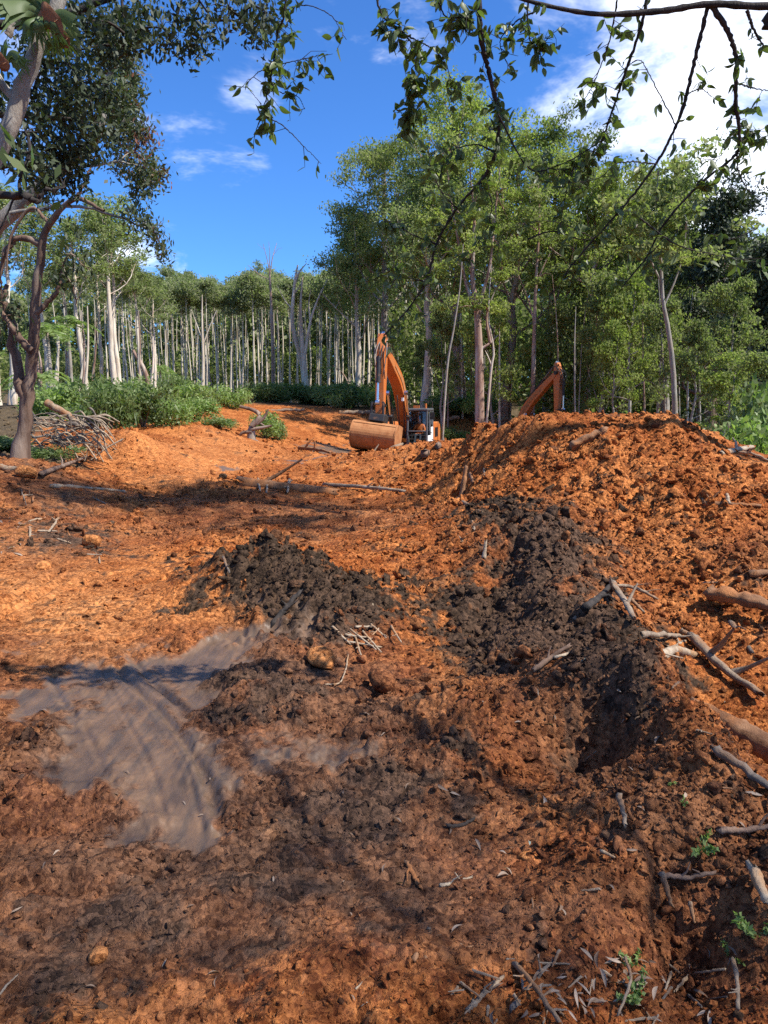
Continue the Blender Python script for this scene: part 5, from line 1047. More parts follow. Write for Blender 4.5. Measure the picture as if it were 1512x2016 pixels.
# ------------------------------------------------------------------ overhanging branches at the top right
def overhang():
    q = np.random.default_rng(77); B = np.array([5.4, -2.0, gz(5.4, -2.0)]); o = empty('overhanging_tree', B)
    tp = [B, np.array([5.4, -1.9, 2.2]), np.array([5.3, -1.8, 4.2]), np.array([5.5, -1.7, 6.0]), np.array([6.2, -1.8, 8.5]), np.array([7.2, -2.0, 12])]
    J = Join(); S = spline(tp, 24); J.add(*tube(S - B, np.linspace(.17, .04, len(S)), 12)); obj('trunk', J.mesh('trunk'), M['dark_bark'], o)
    Yd = 3.2
    lim = [[S[9], np.array([3.2, 2.0, 4.0]), at(1620, -10, 3.1), at(1512, 12, Yd), at(1398, 8, Yd), at(1300, 22, Yd), at(1180, 28, Yd), at(1080, 12, Yd), at(1000, -10, Yd)], [S[11], np.array([2.4, 2.4, 4.9]), at(900, -330, 3.2), at(700, -300, 3.2), at(500, -260, 3.3)]]
    for k, p in enumerate(lim):
        s = spline(p, 60); J = Join(); J.add(*tube(s - B, np.linspace(.021, .006, len(s)) * q.uniform(.85, 1.15, len(s)), 9)); obj('limb', J.mesh('limb'), M['dark_bark'], o)
    br = [  # (points, start radius mm, leaf density)
        ([(1398, 8), (1432, 60), (1450, 120), (1448, 200), (1456, 260), (1448, 305), (1375, 365), (1305, 445), (1272, 508), (1225, 565)], 11, .8),
        ([(1395, 8), (1372, 100), (1352, 185), (1330, 250), (1292, 322), (1240, 392), (1170, 470), (1120, 530), (1080, 590)], 9, .55),
        ([(1275, -120), (1270, 20), (1232, 140), (1203, 225), (1180, 290), (1150, 330)], 8, .9),
        ([(942, -300), (943, 10), (948, 80), (962, 140), (978, 205), (984, 240), (972, 310), (948, 355), (900, 410), (860, 480), (838, 555), (800, 612), (755, 662)], 12, .9),
        ([(975, 300), (940, 285), (905, 290), (870, 300)], 4, 1.2), ([(948, 355), (968, 395), (965, 440), (985, 490)], 4, 1.0), ([(900, 410), (870, 380), (850, 330), (845, 300)], 4, 1.3), ([(860, 480), (830, 470), (790, 450), (755, 430)], 4, 1.5), ([(980, 225), (1040, 330), (1100, 325), (1165, 290), (1200, 260)], 4, .8),
        ([(565, -260), (563, 0), (548, 60), (536, 140), (522, 200), (502, 262)], 5, .9), ([(536, 130), (580, 120), (632, 108)], 2.5, 1.4), ([(524, 230), (560, 250), (595, 285), (632, 322)], 2.5, .3), ([(560, 20), (600, 10), (650, 30), (682, 78)], 2.5, .25), ([(540, 120), (500, 150), (488, 170), (515, 205)], 2, .5), ([(545, 180), (585, 190), (600, 215)], 2, 1.0),
        ([(735, -200), (745, 10), (800, 70), (825, 130), (812, 190), (798, 235)], 5, 2.6), ([(800, 70), (850, 95), (880, 130), (890, 190)], 3, 1.5), ([(840, -100), (870, 20), (905, 40), (930, 20)], 4, 2.0),
        ([(1040, -60), (1040, 60), (1060, 95), (1090, 60)], 4, 1.6), ([(1180, 290), (1130, 330), (1080, 330), (1060, 300)], 3, 1.3), ([(1215, 0), (1200, 80), (1170, 160), (1140, 215)], 4, 1.1), ([(1060, 20), (1020, 40), (985, 80), (1000, 130)], 4, 1.2),
        ([(1330, 245), (1290, 170), (1262, 120), (1235, 130)], 3, .3), ([(1352, 185), (1380, 175), (1400, 190)], 3, .8), ([(1450, 300), (1455, 340), (1480, 380), (1500, 345)], 4, .5), ([(1453, 165), (1490, 175), (1530, 180)], 4, .5), ([(1470, 20), (1490, 70), (1520, 110)], 7, .3), ([(1455, 240), (1480, 260), (1512, 275)], 3, 2.4), ([(1370, 365), (1400, 330), (1425, 300)], 3, .5),
        ([(1292, 322), (1220, 320), (1180, 350), (1130, 360)], 3, 1.1), ([(1272, 508), (1310, 470), (1350, 440)], 3, .3), ([(1260, 430), (1330, 480), (1400, 500), (1512, 520)], 4, .45), ([(1170, 470), (1120, 445), (1080, 435), (1030, 440)], 3, .3), ([(1040, 470), (1090, 455), (1165, 470), (1240, 395)], 4, .3), ([(838, 555), (800, 545), (760, 530), (735, 560)], 3, 1.3), ([(965, 440), (940, 480), (920, 520)], 2.5, 1.0), ([(1130, 330), (1110, 400), (1100, 480)], 2.5, .5), ([(1490, 450), (1440, 470), (1400, 460)], 3, .6),
    ]
    LM = []
    for s in range(4):
        k = np.random.default_rng(s); t = np.linspace(0, 1, 8); w = .26 * np.sin(np.pi * t ** .8) ** .8 * (1 - .25 * t); z = -.10 * t ** 2 * k.uniform(.5, 2); cx = .05 * np.sin(t * 3 + s)
        V = []; 
        for i in range(8): V += [(t[i], cx[i] - w[i], z[i] + w[i] * .3), (t[i], cx[i], z[i]), (t[i], cx[i] + w[i], z[i] + w[i] * .3)]
        me = mesh_np('leaf', np.array(V), np.array([(3 * i + a, 3 * i + a + 1, 3 * i + 4 + a, 3 * i + 3 + a) for i in range(7) for a in (0, 1)]), {'var': np.full(24, .15 + .23 * s)}, True); me.materials.append(M['hang_leaf']); LM.append((me, np.array(V)))
    leaves = []
    for pts, r, dens in br:
        dy = q.uniform(-.35, .35) if len(pts) < 8 else 0.; Y0 = Yd + dy * .4
        P = spline([at(x, y, Y0 + .0015 * (y if y > 0 else 0) * .5) for x, y in pts], 12 * len(pts)); P[1:-1] += q.normal(size=(len(P) - 2, 3)) * .0012
        J = Join(); rr = np.linspace(r, max(1.2, r * .25), len(P)) / 1000. * 1.0; J.add(*tube(P - B, rr * q.uniform(.85, 1.2, len(P)), 7)); bo = obj('branch', J.mesh('branch'), M['dark_bark'], o)
        seg = np.linalg.norm(np.diff(P, axis=0), axis=1).sum(); ncl = int(seg * 38 * dens); tw = Join(); any_ = False
        for k in range(ncl):
            i = int(len(P) * (1 - q.random() ** 1.3 * .85)) - 1; i = min(max(i, 0), len(P) - 1); d = q.normal(size=3); d[2] -= .5; d /= np.linalg.norm(d); l = q.uniform(.03, .12); e = P[i] + d * l
            tw.add(*tube(np.array([P[i], (P[i] + e) / 2 + q.normal(size=3) * .006, e]) - B, [.0016, .0012, .0008], 4)); any_ = True
            for m in range(q.integers(2, 6)): leaves.append((P[i] + d * l * q.uniform(.3, 1), q.uniform(.030, .060)))
        if any_: tag(obj('twigs', tw.mesh('twigs'), M['dark_bark'], bo), kind='stuff')
    q.shuffle(leaves); extra = Join()
    for n, (p, l) in enumerate(leaves):
        ax = q.normal(size=3) * .75; ax[2] -= .8; ax /= np.linalg.norm(ax); up = q.normal(size=3); sd = np.cross(ax, up); sd /= np.linalg.norm(sd); nn = np.cross(ax, sd); Rm = np.stack([ax, sd, nn], 1)
        if n < 300:
            c = bpy.data.objects.new('leaf', LM[n % 4][0]); COL.objects.link(c); c.parent = o
            c.matrix_local = Matrix.Translation(p - B) @ Matrix(Rm.tolist()).to_4x4() @ Matrix.Scale(l, 4)
        else: extra.add((LM[n % 4][1] * l) @ Rm.T + (p - B), np.array([(3 * i + a, 3 * i + a + 1, 3 * i + 4 + a, 3 * i + 3 + a) for i in range(7) for a in (0, 1)]), np.full(24, q.random()))
    if extra.n: tag(obj('small_leaves', extra.mesh('small_leaves'), M['hang_leaf'], o), kind='stuff')
    # crown above and beside the viewer (its shade dapples the foreground)
    cen = np.stack([q.uniform(3.8, 12.5, 190), q.uniform(-3.4, .7, 190), q.uniform(8.0, 14.0, 190)], 1)
    J = Join()
    for c in cen[:34]: a = S[q.integers(13, len(S))]; J.add(*tube(spline([a, (a + c) / 2 + np.array([0, 0, .3]), c], 8) - B, np.linspace(.016, .006, 9)[:9], 5))
    obj('crown_limbs', J.mesh('crown_limbs'), M['dark_bark'], o)
    C = clump_points(cen, q.uniform(.8, 1.3, len(cen)), 30, q, .7); V, F, v = leaf_cards(C - B, .13, .06, .4, 5); obj('crown', mesh_np('crown', V, F, {'var': v}), M['hang_leaf'], o)
    print('hanging leaves', len(leaves))
    return tag(o, 'overhanging tree whose dark leafy branches trail across the upper right', 'tree')
overhang()

# ------------------------------------------------------------------ logs, sticks and litter
def stick(pix, th, mat, label, cat='stick', group=None, name='stick', lift=0., sides=8, rough=.12, seed=None, up=None, tip=.6, zoff=.38, split=False):
    """lies on the ground between photo spots; th = thickness in photo pixels; up = heights of points above the soil (m)"""
    q = np.random.default_rng(seed if seed is not None else int(pix[0][0] * 7 + pix[0][1])); P = []
    for p in pix: P.append(at(*p) if len(p) > 2 else G(*p))
    pix = [p[:2] for p in pix]
    if len(P) > 2 and up is None and len(pix) > 2:
        for i in range(1, len(P) - 1):
            t = i / (len(P) - 1); P[i] = at(*pix[i], P[0][1] * (1 - t) + P[-1][1] * t)
    P = np.array(P); D = np.linalg.norm(P - EYE, axis=1).mean(); r = th / 2 / FPX * D
    if up is not None:                      # rises out of the soil: upper ends at the depth of the first point
        for i, u in enumerate(up):
            if u: d = ray(*pix[i]); P[i] = EYE + d * ((P[0][1] + u) / d[1])
    P[:, 2] += r * (1 - 2 * zoff) + lift
    c = P[0].copy(); S = spline(P, max(8, 6 * (len(P) - 1))) if len(P) > 2 else np.linspace(P[0], P[1], 9)
    L = np.linalg.norm(P[-1] - P[0]); S[1:-1] += q.normal(size=(len(S) - 2, 3)) * min(r * (.16 if r < .03 else .05), L * .015)
    rad = np.linspace(r, r * tip, len(S)) * q.uniform(1 - rough, 1 + rough, len(S)); mb = MB(); V, F = tube(S - c, rad, sides)
    V = V.reshape(len(S), sides, 3); prof = q.uniform(.85, 1.12, sides); V = (S - c)[:, None] + (V - (S - c)[:, None]) * prof[None, :, None] * q.uniform(.93, 1.07, (len(S), sides, 1))
    if split: 
        ax = (S - c)[:, None]; V[:, : sides // 2] = ax + (V[:, : sides // 2] - ax) * .35
        V[-1] += (q.random((sides, 1)) - .3) * (S[-1] - S[-2]) * 1.2; V[0] -= (q.random((sides, 1)) - .3) * (S[1] - S[0]) * 1.0
    else:
        V[-1] += (q.random((sides, 1)) - .4) * (S[-1] - S[-2]) / (np.linalg.norm(S[-1] - S[-2]) + 1e-9) * r * 2.2; V[0] -= (q.random((sides, 1)) - .4) * (S[1] - S[0]) / (np.linalg.norm(S[1] - S[0]) + 1e-9) * r * 2.2
    mb.add(V.reshape(-1, 3), F.tolist()); n = len(S); mb.f.append(tuple(range(sides - 1, -1, -1))); mb.f.append(tuple((n - 1) * sides + i for i in range(sides)))
    o = mb.build(name, M[mat], None, sides > 6, loc=c)
    if r > .007 and L > 12 * r and cat != 'board':
        for _ in range(q.integers(1, 3)):
            i = q.integers(2, n - 2); d = q.normal(size=3); d[2] = abs(d[2]); d = d / np.linalg.norm(d) + .6 * (S[-1] - S[0]) / L; e = S[i] - c; J = Join(); J.add(*tube(np.array([e, e + d * r * 2.2, e + d * r * 4.5 + q.normal(size=3) * r]), [r * .45, r * .32, r * .14], 6)); obj('side_twig', J.mesh('side_twig'), M[mat], o)
    return tag(o, label, cat, group)
LG = dict(name='log', cat='log', sides=14)
l1 = stick([(478, 955), (560, 963), (655, 972)], 26, 'muddy_wood', 'long muddy log half buried across the middle of the pit', zoff=.42, rough=.14, split=False, **LG)
stick([(640, 955), (720, 960), (800, 968)], 9, 'pale_wood', 'thin pale sliver of trunk continuing right of the muddy log')
for a, b in (((570, 950), (566, 975)), ((508, 948), (512, 972)), ((527, 950), (525, 974))): stick([a, b], 6, 'pale_wood', 'pale bark tatter hanging over the long muddy log', 'bark', 'bark tatters on the long muddy log', 'bark_strip', lift=.04)
stick([(1335, 1395, 3.95), (1400, 1425, 3.75), (1460, 1455, 3.6), (1580, 1510, 3.3)], 46, 'muddy_wood', 'smooth tan log lying in the gully at the right edge', lift=0, rough=.04, tip=.95, **LG)
stick([(1410, 1492), (1460, 1530), (1520, 1572)], 18, 'grey_wood', 'grey pole leaning below the tan gully log', 'pole', None, 'pole', lift=.03)
stick([(1395, 1195), (1450, 1205), (1540, 1222)], 42, 'muddy_wood', 'splintered wet log jutting from the slope at the right edge', split=True, rough=.25, lift=.06, **LG)
stick([(1438, 1228), (1462, 1255), (1482, 1288)], 12, 'grey_wood', 'dark crooked branch below the splintered log')
stick([(1128, 888), (1160, 872), (1192, 852)], 34, 'muddy_wood', 'slab of bark-coated wood lying near the heap top', split=True, **LG)
stick([(1205, 1165), (1228, 1200), (1245, 1232)], 22, 'dead_wood', 'split pale slab above the tangle of branches', split=True, lift=.04)
stick([(1152, 1212), (1178, 1192), (1200, 1168)], 16, 'dark_bark', 'black snapped branch stub on the dark ridge', lift=.05)
stick([(1130, 1222), (1150, 1200), (1172, 1176)], 9, 'dead_wood', 'thin pale branch beside the black snapped stub')
stick([(1210, 1166), (1250, 1170), (1292, 1192)], 8, 'dead_wood', 'curved thin root hanging over the earthy hollow', lift=.05)
stick([(1262, 1252), (1300, 1250), (1342, 1254)], 13, 'dead_wood', 'short round branch in the tangle above the cut log')
stick([(1270, 1272), (1310, 1278), (1350, 1262)], 8, 'pale_wood', 'pale twig crossing the branch tangle')
stick([(1298, 1296), (1330, 1282), (1368, 1292)], 20, 'pale_wood', 'short pale cut log end in the branch tangle', name='log', cat='log', sides=12)
stick([(1365, 1278), (1420, 1335), (1490, 1385)], 28, 'dead_wood', 'long split trunk running down beside the orange slope', split=True, lift=.05, **LG)
stick([(1340, 1255), (1365, 1270), (1385, 1282)], 10, 'dead_wood', 'broken stick joining the tangle to the split trunk', lift=.05)
stick([(1090, 1318), (1150, 1300), (1205, 1293), (1280, 1300), (1342, 1314)], 5, 'pale_wood', 'long thin arched twig lying across the dark ridge', lift=.06)
stick([(1050, 1335), (1085, 1310), (1122, 1285)], 11, 'brown_bark', 'brown branch lying on the dark ridge below the arched twig', lift=.04)
stick([(952, 1100), (956, 1066)], 9, 'pale_wood', 'pale stick standing upright in the dark soil', up=[0, .02], zoff=.5)
stick([(905, 982), (912, 945), (916, 918)], 16, 'muddy_wood', 'upright broken stump of wood at the left foot of the heap', up=[0, .05, .1], zoff=.5, split=True)
stick([(902, 985), (925, 998), (948, 1010)], 11, 'dead_wood', 'grey stick below the upright broken wood')
stick([(925, 940), (932, 960)], 9, 'muddy_wood', 'muddy stick right of the upright broken wood', lift=.05)
stick([(1418, 894), (1450, 886), (1480, 880)], 8, 'pale_wood', 'pale stick poking out over the right shoulder of the heap', up=[0, .3, .6], zoff=.5)
stick([(1455, 900), (1480, 902), (1508, 914)], 6, 'pale_wood', 'white bent twig at the right crest of the heap', lift=.05)
stick([(1385, 998), (1430, 1000), (1492, 1003)], 10, 'muddy_wood', 'muddy branch lying across the right of the heap', lift=.03)
stick([(1430, 985), (1436, 1005)], 6, 'pale_wood', 'little forked twig on the muddy branch', lift=.06)
stick([(1240, 1190), (1265, 1215)], 8, 'dead_wood', 'short root end left of the orange slope', lift=.04)
stick([(1385, 1148), (1425, 1146)], 4, 'pale_wood', 'thin pale twig on the orange slope')
stick([(1480, 1138), (1530, 1134)], 14, 'muddy_wood', 'muddy branch end at the right edge of the slope', lift=.03)
stick([(105, 962), (170, 966), (247, 972)], 11, 'pale_wood', 'flat pale board lying at the left of the pit', 'board', None, 'board', split=True, lift=.02)
stick([(80, 945), (130, 925), (172, 908)], 9, 'brown_bark', 'dark pole leaning on the left bank above the pale board', 'pole', None, 'pole', lift=.08)
stick([(0, 925), (20, 930), (45, 928)], 12, 'dead_wood', 'grey wood end at the left edge of the bank', lift=.04)
stick([(690, 925, 27.5), (735, 905, 27.6), (785, 882, 27.8)], 15, 'dead_wood', 'dead log lying just in front of the bucket', name='log', cat='log', lift=.05)
stick([(732, 936, 26), (755, 925, 26), (780, 912, 26)], 18, 'brown_bark', 'short dark chunk of wood before the bucket', split=True, lift=.05)
stick([(590, 888), (620, 890), (648, 896)], 12, 'muddy_wood', 'muddy plank left of the bucket', 'plank', None, 'plank', split=True, lift=.04)
stick([(836, 905), (860, 890), (885, 872)], 10, 'brown_bark', 'dark stick leaning right of the excavator cab', lift=.1)
stick([(862, 884), (876, 866)], 8, 'brown_bark', 'short dark stick lying beside the cab', lift=.05)
stick([(536, 1228), (562, 1198), (590, 1165)], 13, 'dark_bark', 'dark pole leaning in the black soil mound', up=[0, .1, .2], zoff=.5)
stick([(440, 1110), (452, 1140)], 6, 'grey_wood', 'thin stick on the face of the left black mound', lift=.05)
for k, (a, b) in enumerate([((690, 1245), (740, 1285)), ((680, 1255), (728, 1262)), ((700, 1240), (735, 1240)), ((715, 1250), (750, 1290)), ((655, 1240), (690, 1275)), ((745, 1245), (720, 1272)), ((700, 1262), (712, 1300)), ((730, 1235), (760, 1262)), ((685, 1270), (750, 1280)), ((770, 1240), (790, 1270))]):
    stick([a, b], 5, 'pale_wood', 'pale twig in the little twig heap below the black mounds', 'twig', 'twigs heaped below the black mounds', 'twig', lift=.02)
stick([(685, 1290), (680, 1320), (668, 1345), (640, 1348)], 4, 'pale_wood', 'thin bent twig trailing below the twig heap', 'twig', None, 'twig')
stick([(733, 1190), (738, 1215)], 4, 'pale_wood', 'lone thin twig standing above the twig heap', 'twig', None, 'twig', up=[0, .02], zoff=.5)
stick([(1218, 1592), (1224, 1622), (1230, 1652)], 11, 'dead_wood', 'grey stake standing in the right bank', lift=.05)
stick([(1303, 1752), (1311, 1780), (1320, 1812)], 10, 'dead_wood', 'grey stake in the lower right bank', lift=.05)
stick([(1356, 1808), (1366, 1848)], 8, 'dead_wood', 'short stake right of the lower grey stake', lift=.05)
stick([(1415, 1652), (1460, 1652), (1525, 1644)], 13, 'brown_bark', 'brown branch entering at the right edge above the green sprig', lift=.03)
stick([(1300, 1742), (1350, 1745), (1408, 1736)], 10, 'brown_bark', 'dark branch lying across the lower right bank', lift=.03)
stick([(1482, 1735), (1494, 1770), (1510, 1805)], 20, 'pale_wood', 'thick pale stick at the right edge of the lower bank', lift=.04)
stick([(1185, 1688), (1210, 1700)], 7, 'pale_wood', 'small pale stick on the right bank', lift=.02)
stick([(815, 1890), (832, 1862), (848, 1835)], 9, 'muddy_wood', 'muddy stick left of the curled bark strip')
stick([(845, 1830), (870, 1850), (908, 1860)], 7, 'dead_wood', 'curled bark strip on the dark trodden soil', 'bark', None, 'bark_strip')
stick([(835, 1886), (880, 1876), (932, 1864)], 6, 'muddy_wood', 'thin muddy twig under the curled bark strip', 'twig', None, 'twig')
stick([(868, 1746), (895, 1740), (926, 1730)], 9, 'pale_wood', 'pale curled bark sliver on the trodden soil', 'bark', None, 'bark_strip', split=True)
stick([(1015, 1900), (1055, 1945), (1105, 2020)], 11, 'dead_wood', 'long brown stick slanting through the lower right litter')
stick([(1008, 1990), (1045, 1945), (1085, 1895)], 14, 'grey_wood', 'grey stick crossing the long brown one', split=True)
stick([(920, 1992), (955, 1955), (990, 1925)], 10, 'dead_wood', 'broken forked stick left of the crossed sticks')
stick([(930, 1975), (942, 1985), (960, 1990)], 12, 'pale_wood', 'pale splintered chip beside the forked stick', split=True)
stick([(1440, 1920), (1448, 1960), (1450, 2020)], 8, 'dead_wood', 'stick standing in the dark hole at the lower right', lift=.05)
stick([(1230, 1905), (1240, 1950), (1215, 2020)], 6, 'dead_wood', 'thin stick hanging over the litter near the dark hole', lift=.03)
stick([(800, 1700), (815, 1730), (828, 1752)], 13, 'muddy_wood', 'mud-coated bark scrap in the trodden soil', 'bark', None, 'bark_strip', split=True)
stick([(880, 1632), (910, 1630), (932, 1618)], 9, 'dark_bark', 'dark twig scrap on the black streak of soil', lift=.01)
stick([(0, 1958), (18, 1935), (38, 1918)], 4, 'pale_wood', 'thin straw at the lower left edge', 'twig', None, 'twig')
stick([(700, 1948), (728, 1922)], 4, 'pale_wood', 'thin straw on the soil at the bottom middle', 'twig', None, 'twig')
for k in range(34):
    px, py = qd.uniform(900, 1440), qd.uniform(1860, 2012); a = qd.uniform(0, 3.1); l = qd.uniform(20, 60)
    stick([(px, py), (px + l * math.cos(a), py + l * .7 * math.sin(a))], qd.uniform(3, 6), qd.choice(['dead_wood', 'pale_wood', 'grey_wood']), 'small twig in the leaf litter at the lower right', 'twig', 'small twigs in the lower right litter', 'twig', lift=qd.uniform(0, .02), sides=6)
for k in range(30):
    px, py = qd.choice([(qd.uniform(980, 1500), qd.uniform(1250, 1850)), (qd.uniform(900, 1480), qd.uniform(880, 1250)), (qd.uniform(0, 200), qd.uniform(960, 1100))]); a = qd.uniform(0, 3.1); l = qd.uniform(12, 45)
    stick([(px, py), (px + l * math.cos(a), py + l * .7 * math.sin(a))], qd.uniform(3, 6), qd.choice(['dead_wood', 'muddy_wood', 'pale_wood']), 'stray twig stuck in the dug soil', 'twig', 'stray twigs in the dug soil', 'twig', lift=qd.uniform(0, .02), sides=6)

# grey stick pile on the left
qs = np.random.default_rng(9)
for k in range(110):
    px, py = qs.uniform(62, 212), qs.uniform(818, 892); Y = 14.3 + qs.uniform(-.3, .5); p = at(px, py, Y); p[2] = max(p[2], gz(p[0], p[1]) + .02); a = qs.normal(.2, .9); L = qs.uniform(.25, .8); d = np.array([math.cos(a), qs.uniform(-.3, .3), -abs(math.sin(a)) * .8]); 
    pts = spline([p - d * L / 2, p + np.array([0, 0, qs.uniform(.02, .15)]), p + d * L / 2], 8); r = qs.uniform(.008, .026); J = Join(); J.add(*tube(pts - p, np.linspace(r, r * .5, len(pts)), 6)); pw = qs.random() < .6; tag(obj('stick', J.mesh('stick'), M['pale_wood' if pw else 'grey_wood'], None, p), ('pale bleached stick' if pw else 'dark grey stick') + (' low' if py > 858 else ' high') + ' in the tangled pile at the left bank', 'stick', 'sticks in the tangled pile on the left')
for a, b, Y, r, lb in [((88, 832), (178, 838), 15.4, .07, 'weathered trunk lying along the top of the stick pile'), ((92, 792), (148, 828), 17.5, .09, 'fallen brown trunk sloping down behind the stick pile'), ((60, 822), (95, 838), 15, .06, 'short grey log by the foot of the leaning tree'), ((330, 795), (355, 797), 40, .10, 'pale fallen log among the shrubs left of the forest'), ((295, 798), (352, 792), 34, .08, 'thin fallen log between the bank shrubs'),
                       ((525, 809), (600, 806), 47.5, .11, 'pale fallen trunk on the far dirt rise'), ((668, 812), (742, 812), 49, .15, 'pale fallen trunk behind the excavator arm'), ((640, 802), (672, 798), 52, .12, 'grey stump end behind the far dirt rise'), ((870, 826), (905, 822), 49, .14, 'fallen log among the green tufts right of the cab'), ((955, 832), (1000, 824), 47, .17, 'brown log at the wood edge right of the thick pink trunk')]:
    A, B_ = at(*a, Y), at(*b, Y + qs.uniform(-.4, .4)); J = Join(); pts = np.linspace(A, B_, 9); pts[1:-1] += qs.normal(size=(7, 3)) * r * .25; J.add(*tube(pts - A, np.linspace(r, r * .8, 9), 10)); tag(obj('log', J.mesh('log'), M['dead_wood' if Y > 15.5 else 'grey_wood'], None, A), lb, 'log')
# upturned stump
def stump():
    b = gxy(496, 27.5); o = empty('stump', b); q = np.random.default_rng(3); top = at(496, 838, 27.5) - b
    J = Join(); J.add(*tube(spline([(0, 0, -.2), (0, 0, top[2] * .5), tuple(top)], 10), np.array([.22, .2, .18, .17, .16, .15, .15, .14, .13, .12, .1]), 10)); obj('bole', J.mesh('bole'), M['grey_bark'], o)
    for pts, r in [([(496, 838), (512, 820), (500, 808), (472, 800)], .11), ([(505, 835), (520, 822), (528, 806)], .07), ([(494, 845), (515, 842), (535, 838)], .08), ([(496, 850), (478, 852), (465, 862)], .08), ([(498, 842), (508, 832), (520, 838)], .05), ([(500, 866), (512, 872), (520, 880)], .05), ([(492, 868), (484, 876), (476, 880)], .05)]:
        s = spline([at(x, y, 27.4) for x, y in pts], 10) - b; J = Join(); J.add(*tube(s, np.linspace(r, r * .5, len(s)), 8)); obj('root', J.mesh('root'), M['brown_bark'], o)
    return tag(o, 'upturned tree stump with twisted roots beside the green bush', 'stump')
stump()
def rock(px, py, s, label, mat='soil', sq=(1, 1, .8), name='stone', seed=1, cat='stone', emb=.3):
    g = G(px, py); r = s / 2 / FPX * np.linalg.norm(g - EYE); V = lumpy(seed, .3) * np.array(sq) * r; me = mesh_np(name, V, IF, None, False); at_ = soil_attrs(np.array([g[0]]), np.array([g[1]]))
    for k in ('dark', 'mud', 'pale', 'brown', 'litter', 'n1', 'n2'):
        a = me.attributes.new(k, 'FLOAT', 'POINT'); a.data.foreach_set('value', np.full(len(V), {'pale': .6, 'n1': .6, 'n2': .5}.get(k, 0.) if name == 'stone' else at_[k][0], np.float32))
    o = obj(name, me, M['soil'], None, g + np.array([0, 0, r * (1 - 2 * emb) * sq[2]])); return tag(o, label, cat)
rock(190, 1892, 38, 'small orange stone lying alone on the dark soil', seed=4, emb=.2)
rock(182, 1078, 42, 'rounded orange boulder on the left bank', seed=5)
rock(85, 1115, 34, 'half buried orange boulder at the left edge of the track marks', seed=6, emb=.5)
rock(48, 940, 46, 'orange boulder overhanging a dark gap at the left', seed=7)
rock(750, 1352, 62, 'large brown clod at the foot of the dark ridge', seed=8, name='clod', cat='clod'); rock(630, 1310, 66, 'broken orange clod below the twig heap', seed=9, cat='clod')
rock(1040, 1690, 44, 'smooth pale stone embedded under the small blue-grey leaf', seed=10, emb=.6); rock(1215, 975, 26, 'dark broken clod casting a shadow on the heap', seed=11, name='clod', cat='clod', emb=.1)
# dry gum leaves and green sprigs
def litter_leaf(px, py, s, mat, label, group, ang, lift=.004, cat='leaf'):
    g = G(px, py); l = s / FPX * np.linalg.norm(g - EYE); t = np.linspace(0, 1, 7); w = .10 * np.sin(np.pi * t ** .85); cz = .10 * np.sin(np.pi * t * qd.uniform(.8, 1.4)); cx = .10 * np.sin(np.pi * t) * qd.choice([-1, 1]); V = []
    for i in range(7): V += [(t[i] - .5, cx[i] - w[i], cz[i] + w[i] * .6), (t[i] - .5, cx[i], cz[i]), (t[i] - .5, cx[i] + w[i], cz[i] + w[i] * .4)]
    me = mesh_np('leaf', np.array(V) * l, np.array([(3 * i + a, 3 * i + a + 1, 3 * i + 4 + a, 3 * i + 3 + a) for i in range(6) for a in (0, 1)]), {'var': np.full(21, qd.random())}, True)
    o = obj('fallen_leaf', me, M[mat], None, g + np.array([0, 0, lift + l * .05])); o.rotation_euler = (qd.uniform(-.6, .6), qd.uniform(-.4, .4), ang); return tag(o, label, cat, group)
M['dry_leaf'] = leafmat('dry_leaf', (.13, .075, .045), (.40, .30, .22), .2, .6)
M['blue_leaf'] = leafmat('blue_leaf', (.14, .20, .18), (.22, .28, .25), .2, .5)
for k in range(60): litter_leaf(qd.gauss(1180, 120), qd.uniform(1890, 2015), qd.uniform(13, 36), 'dry_leaf', 'dry curled gum leaf in the litter at the lower right', 'dry gum leaves at the lower right', qd.uniform(0, 6.28), qd.uniform(.002, .02))
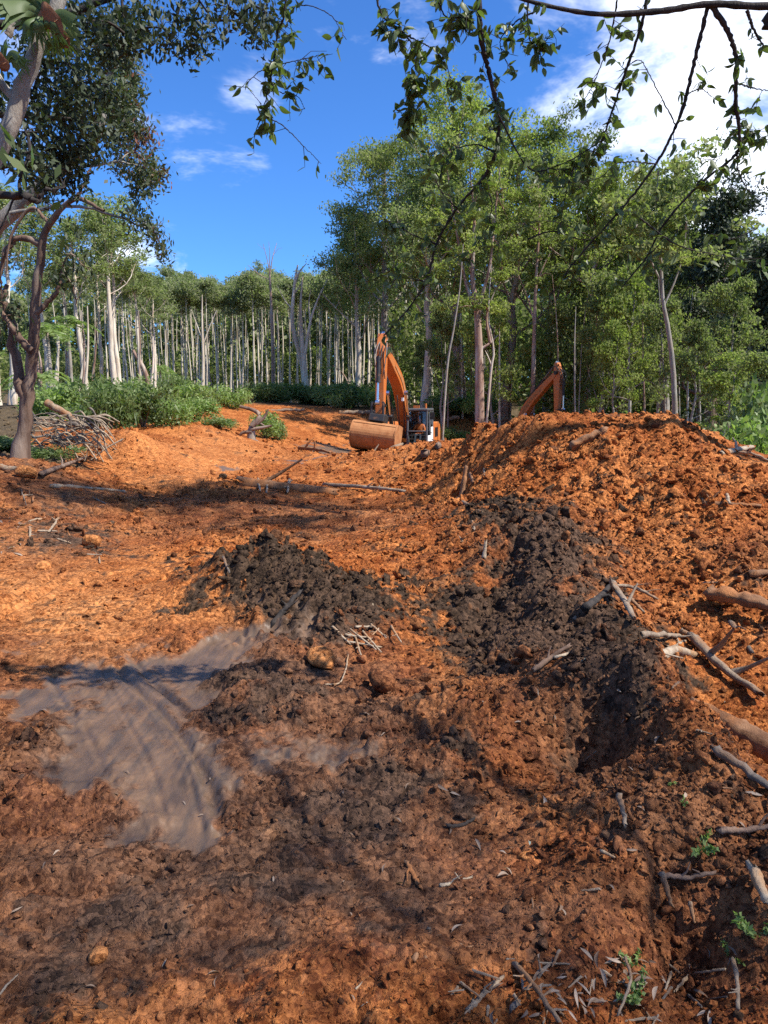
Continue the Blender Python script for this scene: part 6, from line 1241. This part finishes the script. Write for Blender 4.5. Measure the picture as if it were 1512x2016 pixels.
for k in range(40): litter_leaf(qd.uniform(750, 1500), qd.uniform(1350, 1880), qd.uniform(14, 34), 'dry_leaf', 'stray dry leaf scrap on the right-hand soil', 'stray dry leaves on the right bank', qd.uniform(0, 6.28))
for k in range(26): litter_leaf(qd.uniform(0, 760), qd.uniform(1380, 2000), qd.uniform(9, 20), 'dry_leaf', 'tiny pale leaf scrap on the trodden clay', 'leaf scraps on the trodden clay', qd.uniform(0, 6.28))
for k in range(22): litter_leaf(qd.uniform(0, 60), qd.uniform(1020, 1100), qd.uniform(10, 24), 'dry_leaf', 'dry leaf scattered on the left bank', 'dry leaves on the left bank', qd.uniform(0, 6.28))
litter_leaf(1042, 1672, 26, 'blue_leaf', 'small blue-grey leaf standing on the pale stone', None, 1.4, .02); litter_leaf(422, 1918, 24, 'dry_leaf', 'pale three-pointed leaf scrap on the dark soil', None, .6)
litter_leaf(1150, 1302, 14, 'blue_leaf', 'little pale green leaf under the arched twig', None, .3)
def sprig(px, py, h, label, n=5, seed=1):
    g = G(px, py); s = h / FPX * np.linalg.norm(g - EYE); q = np.random.default_rng(seed); o = empty('sprig', g)
    for k in range(n):
        a = q.uniform(0, 6.28); D = np.array([math.cos(a) * .7, math.sin(a) * .7, q.uniform(.4, 1)]); pts = spline([(0, 0, -.005), tuple(D * s * .5), tuple(D * s + np.array([0, 0, -.2 * s]))], 8); J = Join(); J.add(*tube(pts, np.linspace(.0016, .0008, len(pts)), 4)); C = np.repeat(pts[2:], 4, 0) + q.normal(size=((len(pts) - 2) * 4, 3)) * s * .05; V, F, v = leaf_cards(C, s * .28, s * .12, -.2, k); J.add(V, F, v); obj('frond', J.mesh('frond'), M['fern_leaf'], o)
    return tag(o, label, 'plant')
for k, (px, py, h, lb) in enumerate([(1378, 1680, 44, 'bright green sprig growing on the right bank'), (1250, 1905, 34, 'small green sprig above the lower right litter'), (1436, 1888, 34, 'green seedling beside the dark hole'), (1490, 1855, 46, 'green leafy weed at the right edge'), (1315, 1548, 16, 'tiny green seedling high on the right bank'), (1345, 1585, 15, 'tiny green shoot below the high seedling'), (1255, 1975, 46, 'green fern scrap among the bottom litter')]): sprig(px, py, h, lb, 4, k)
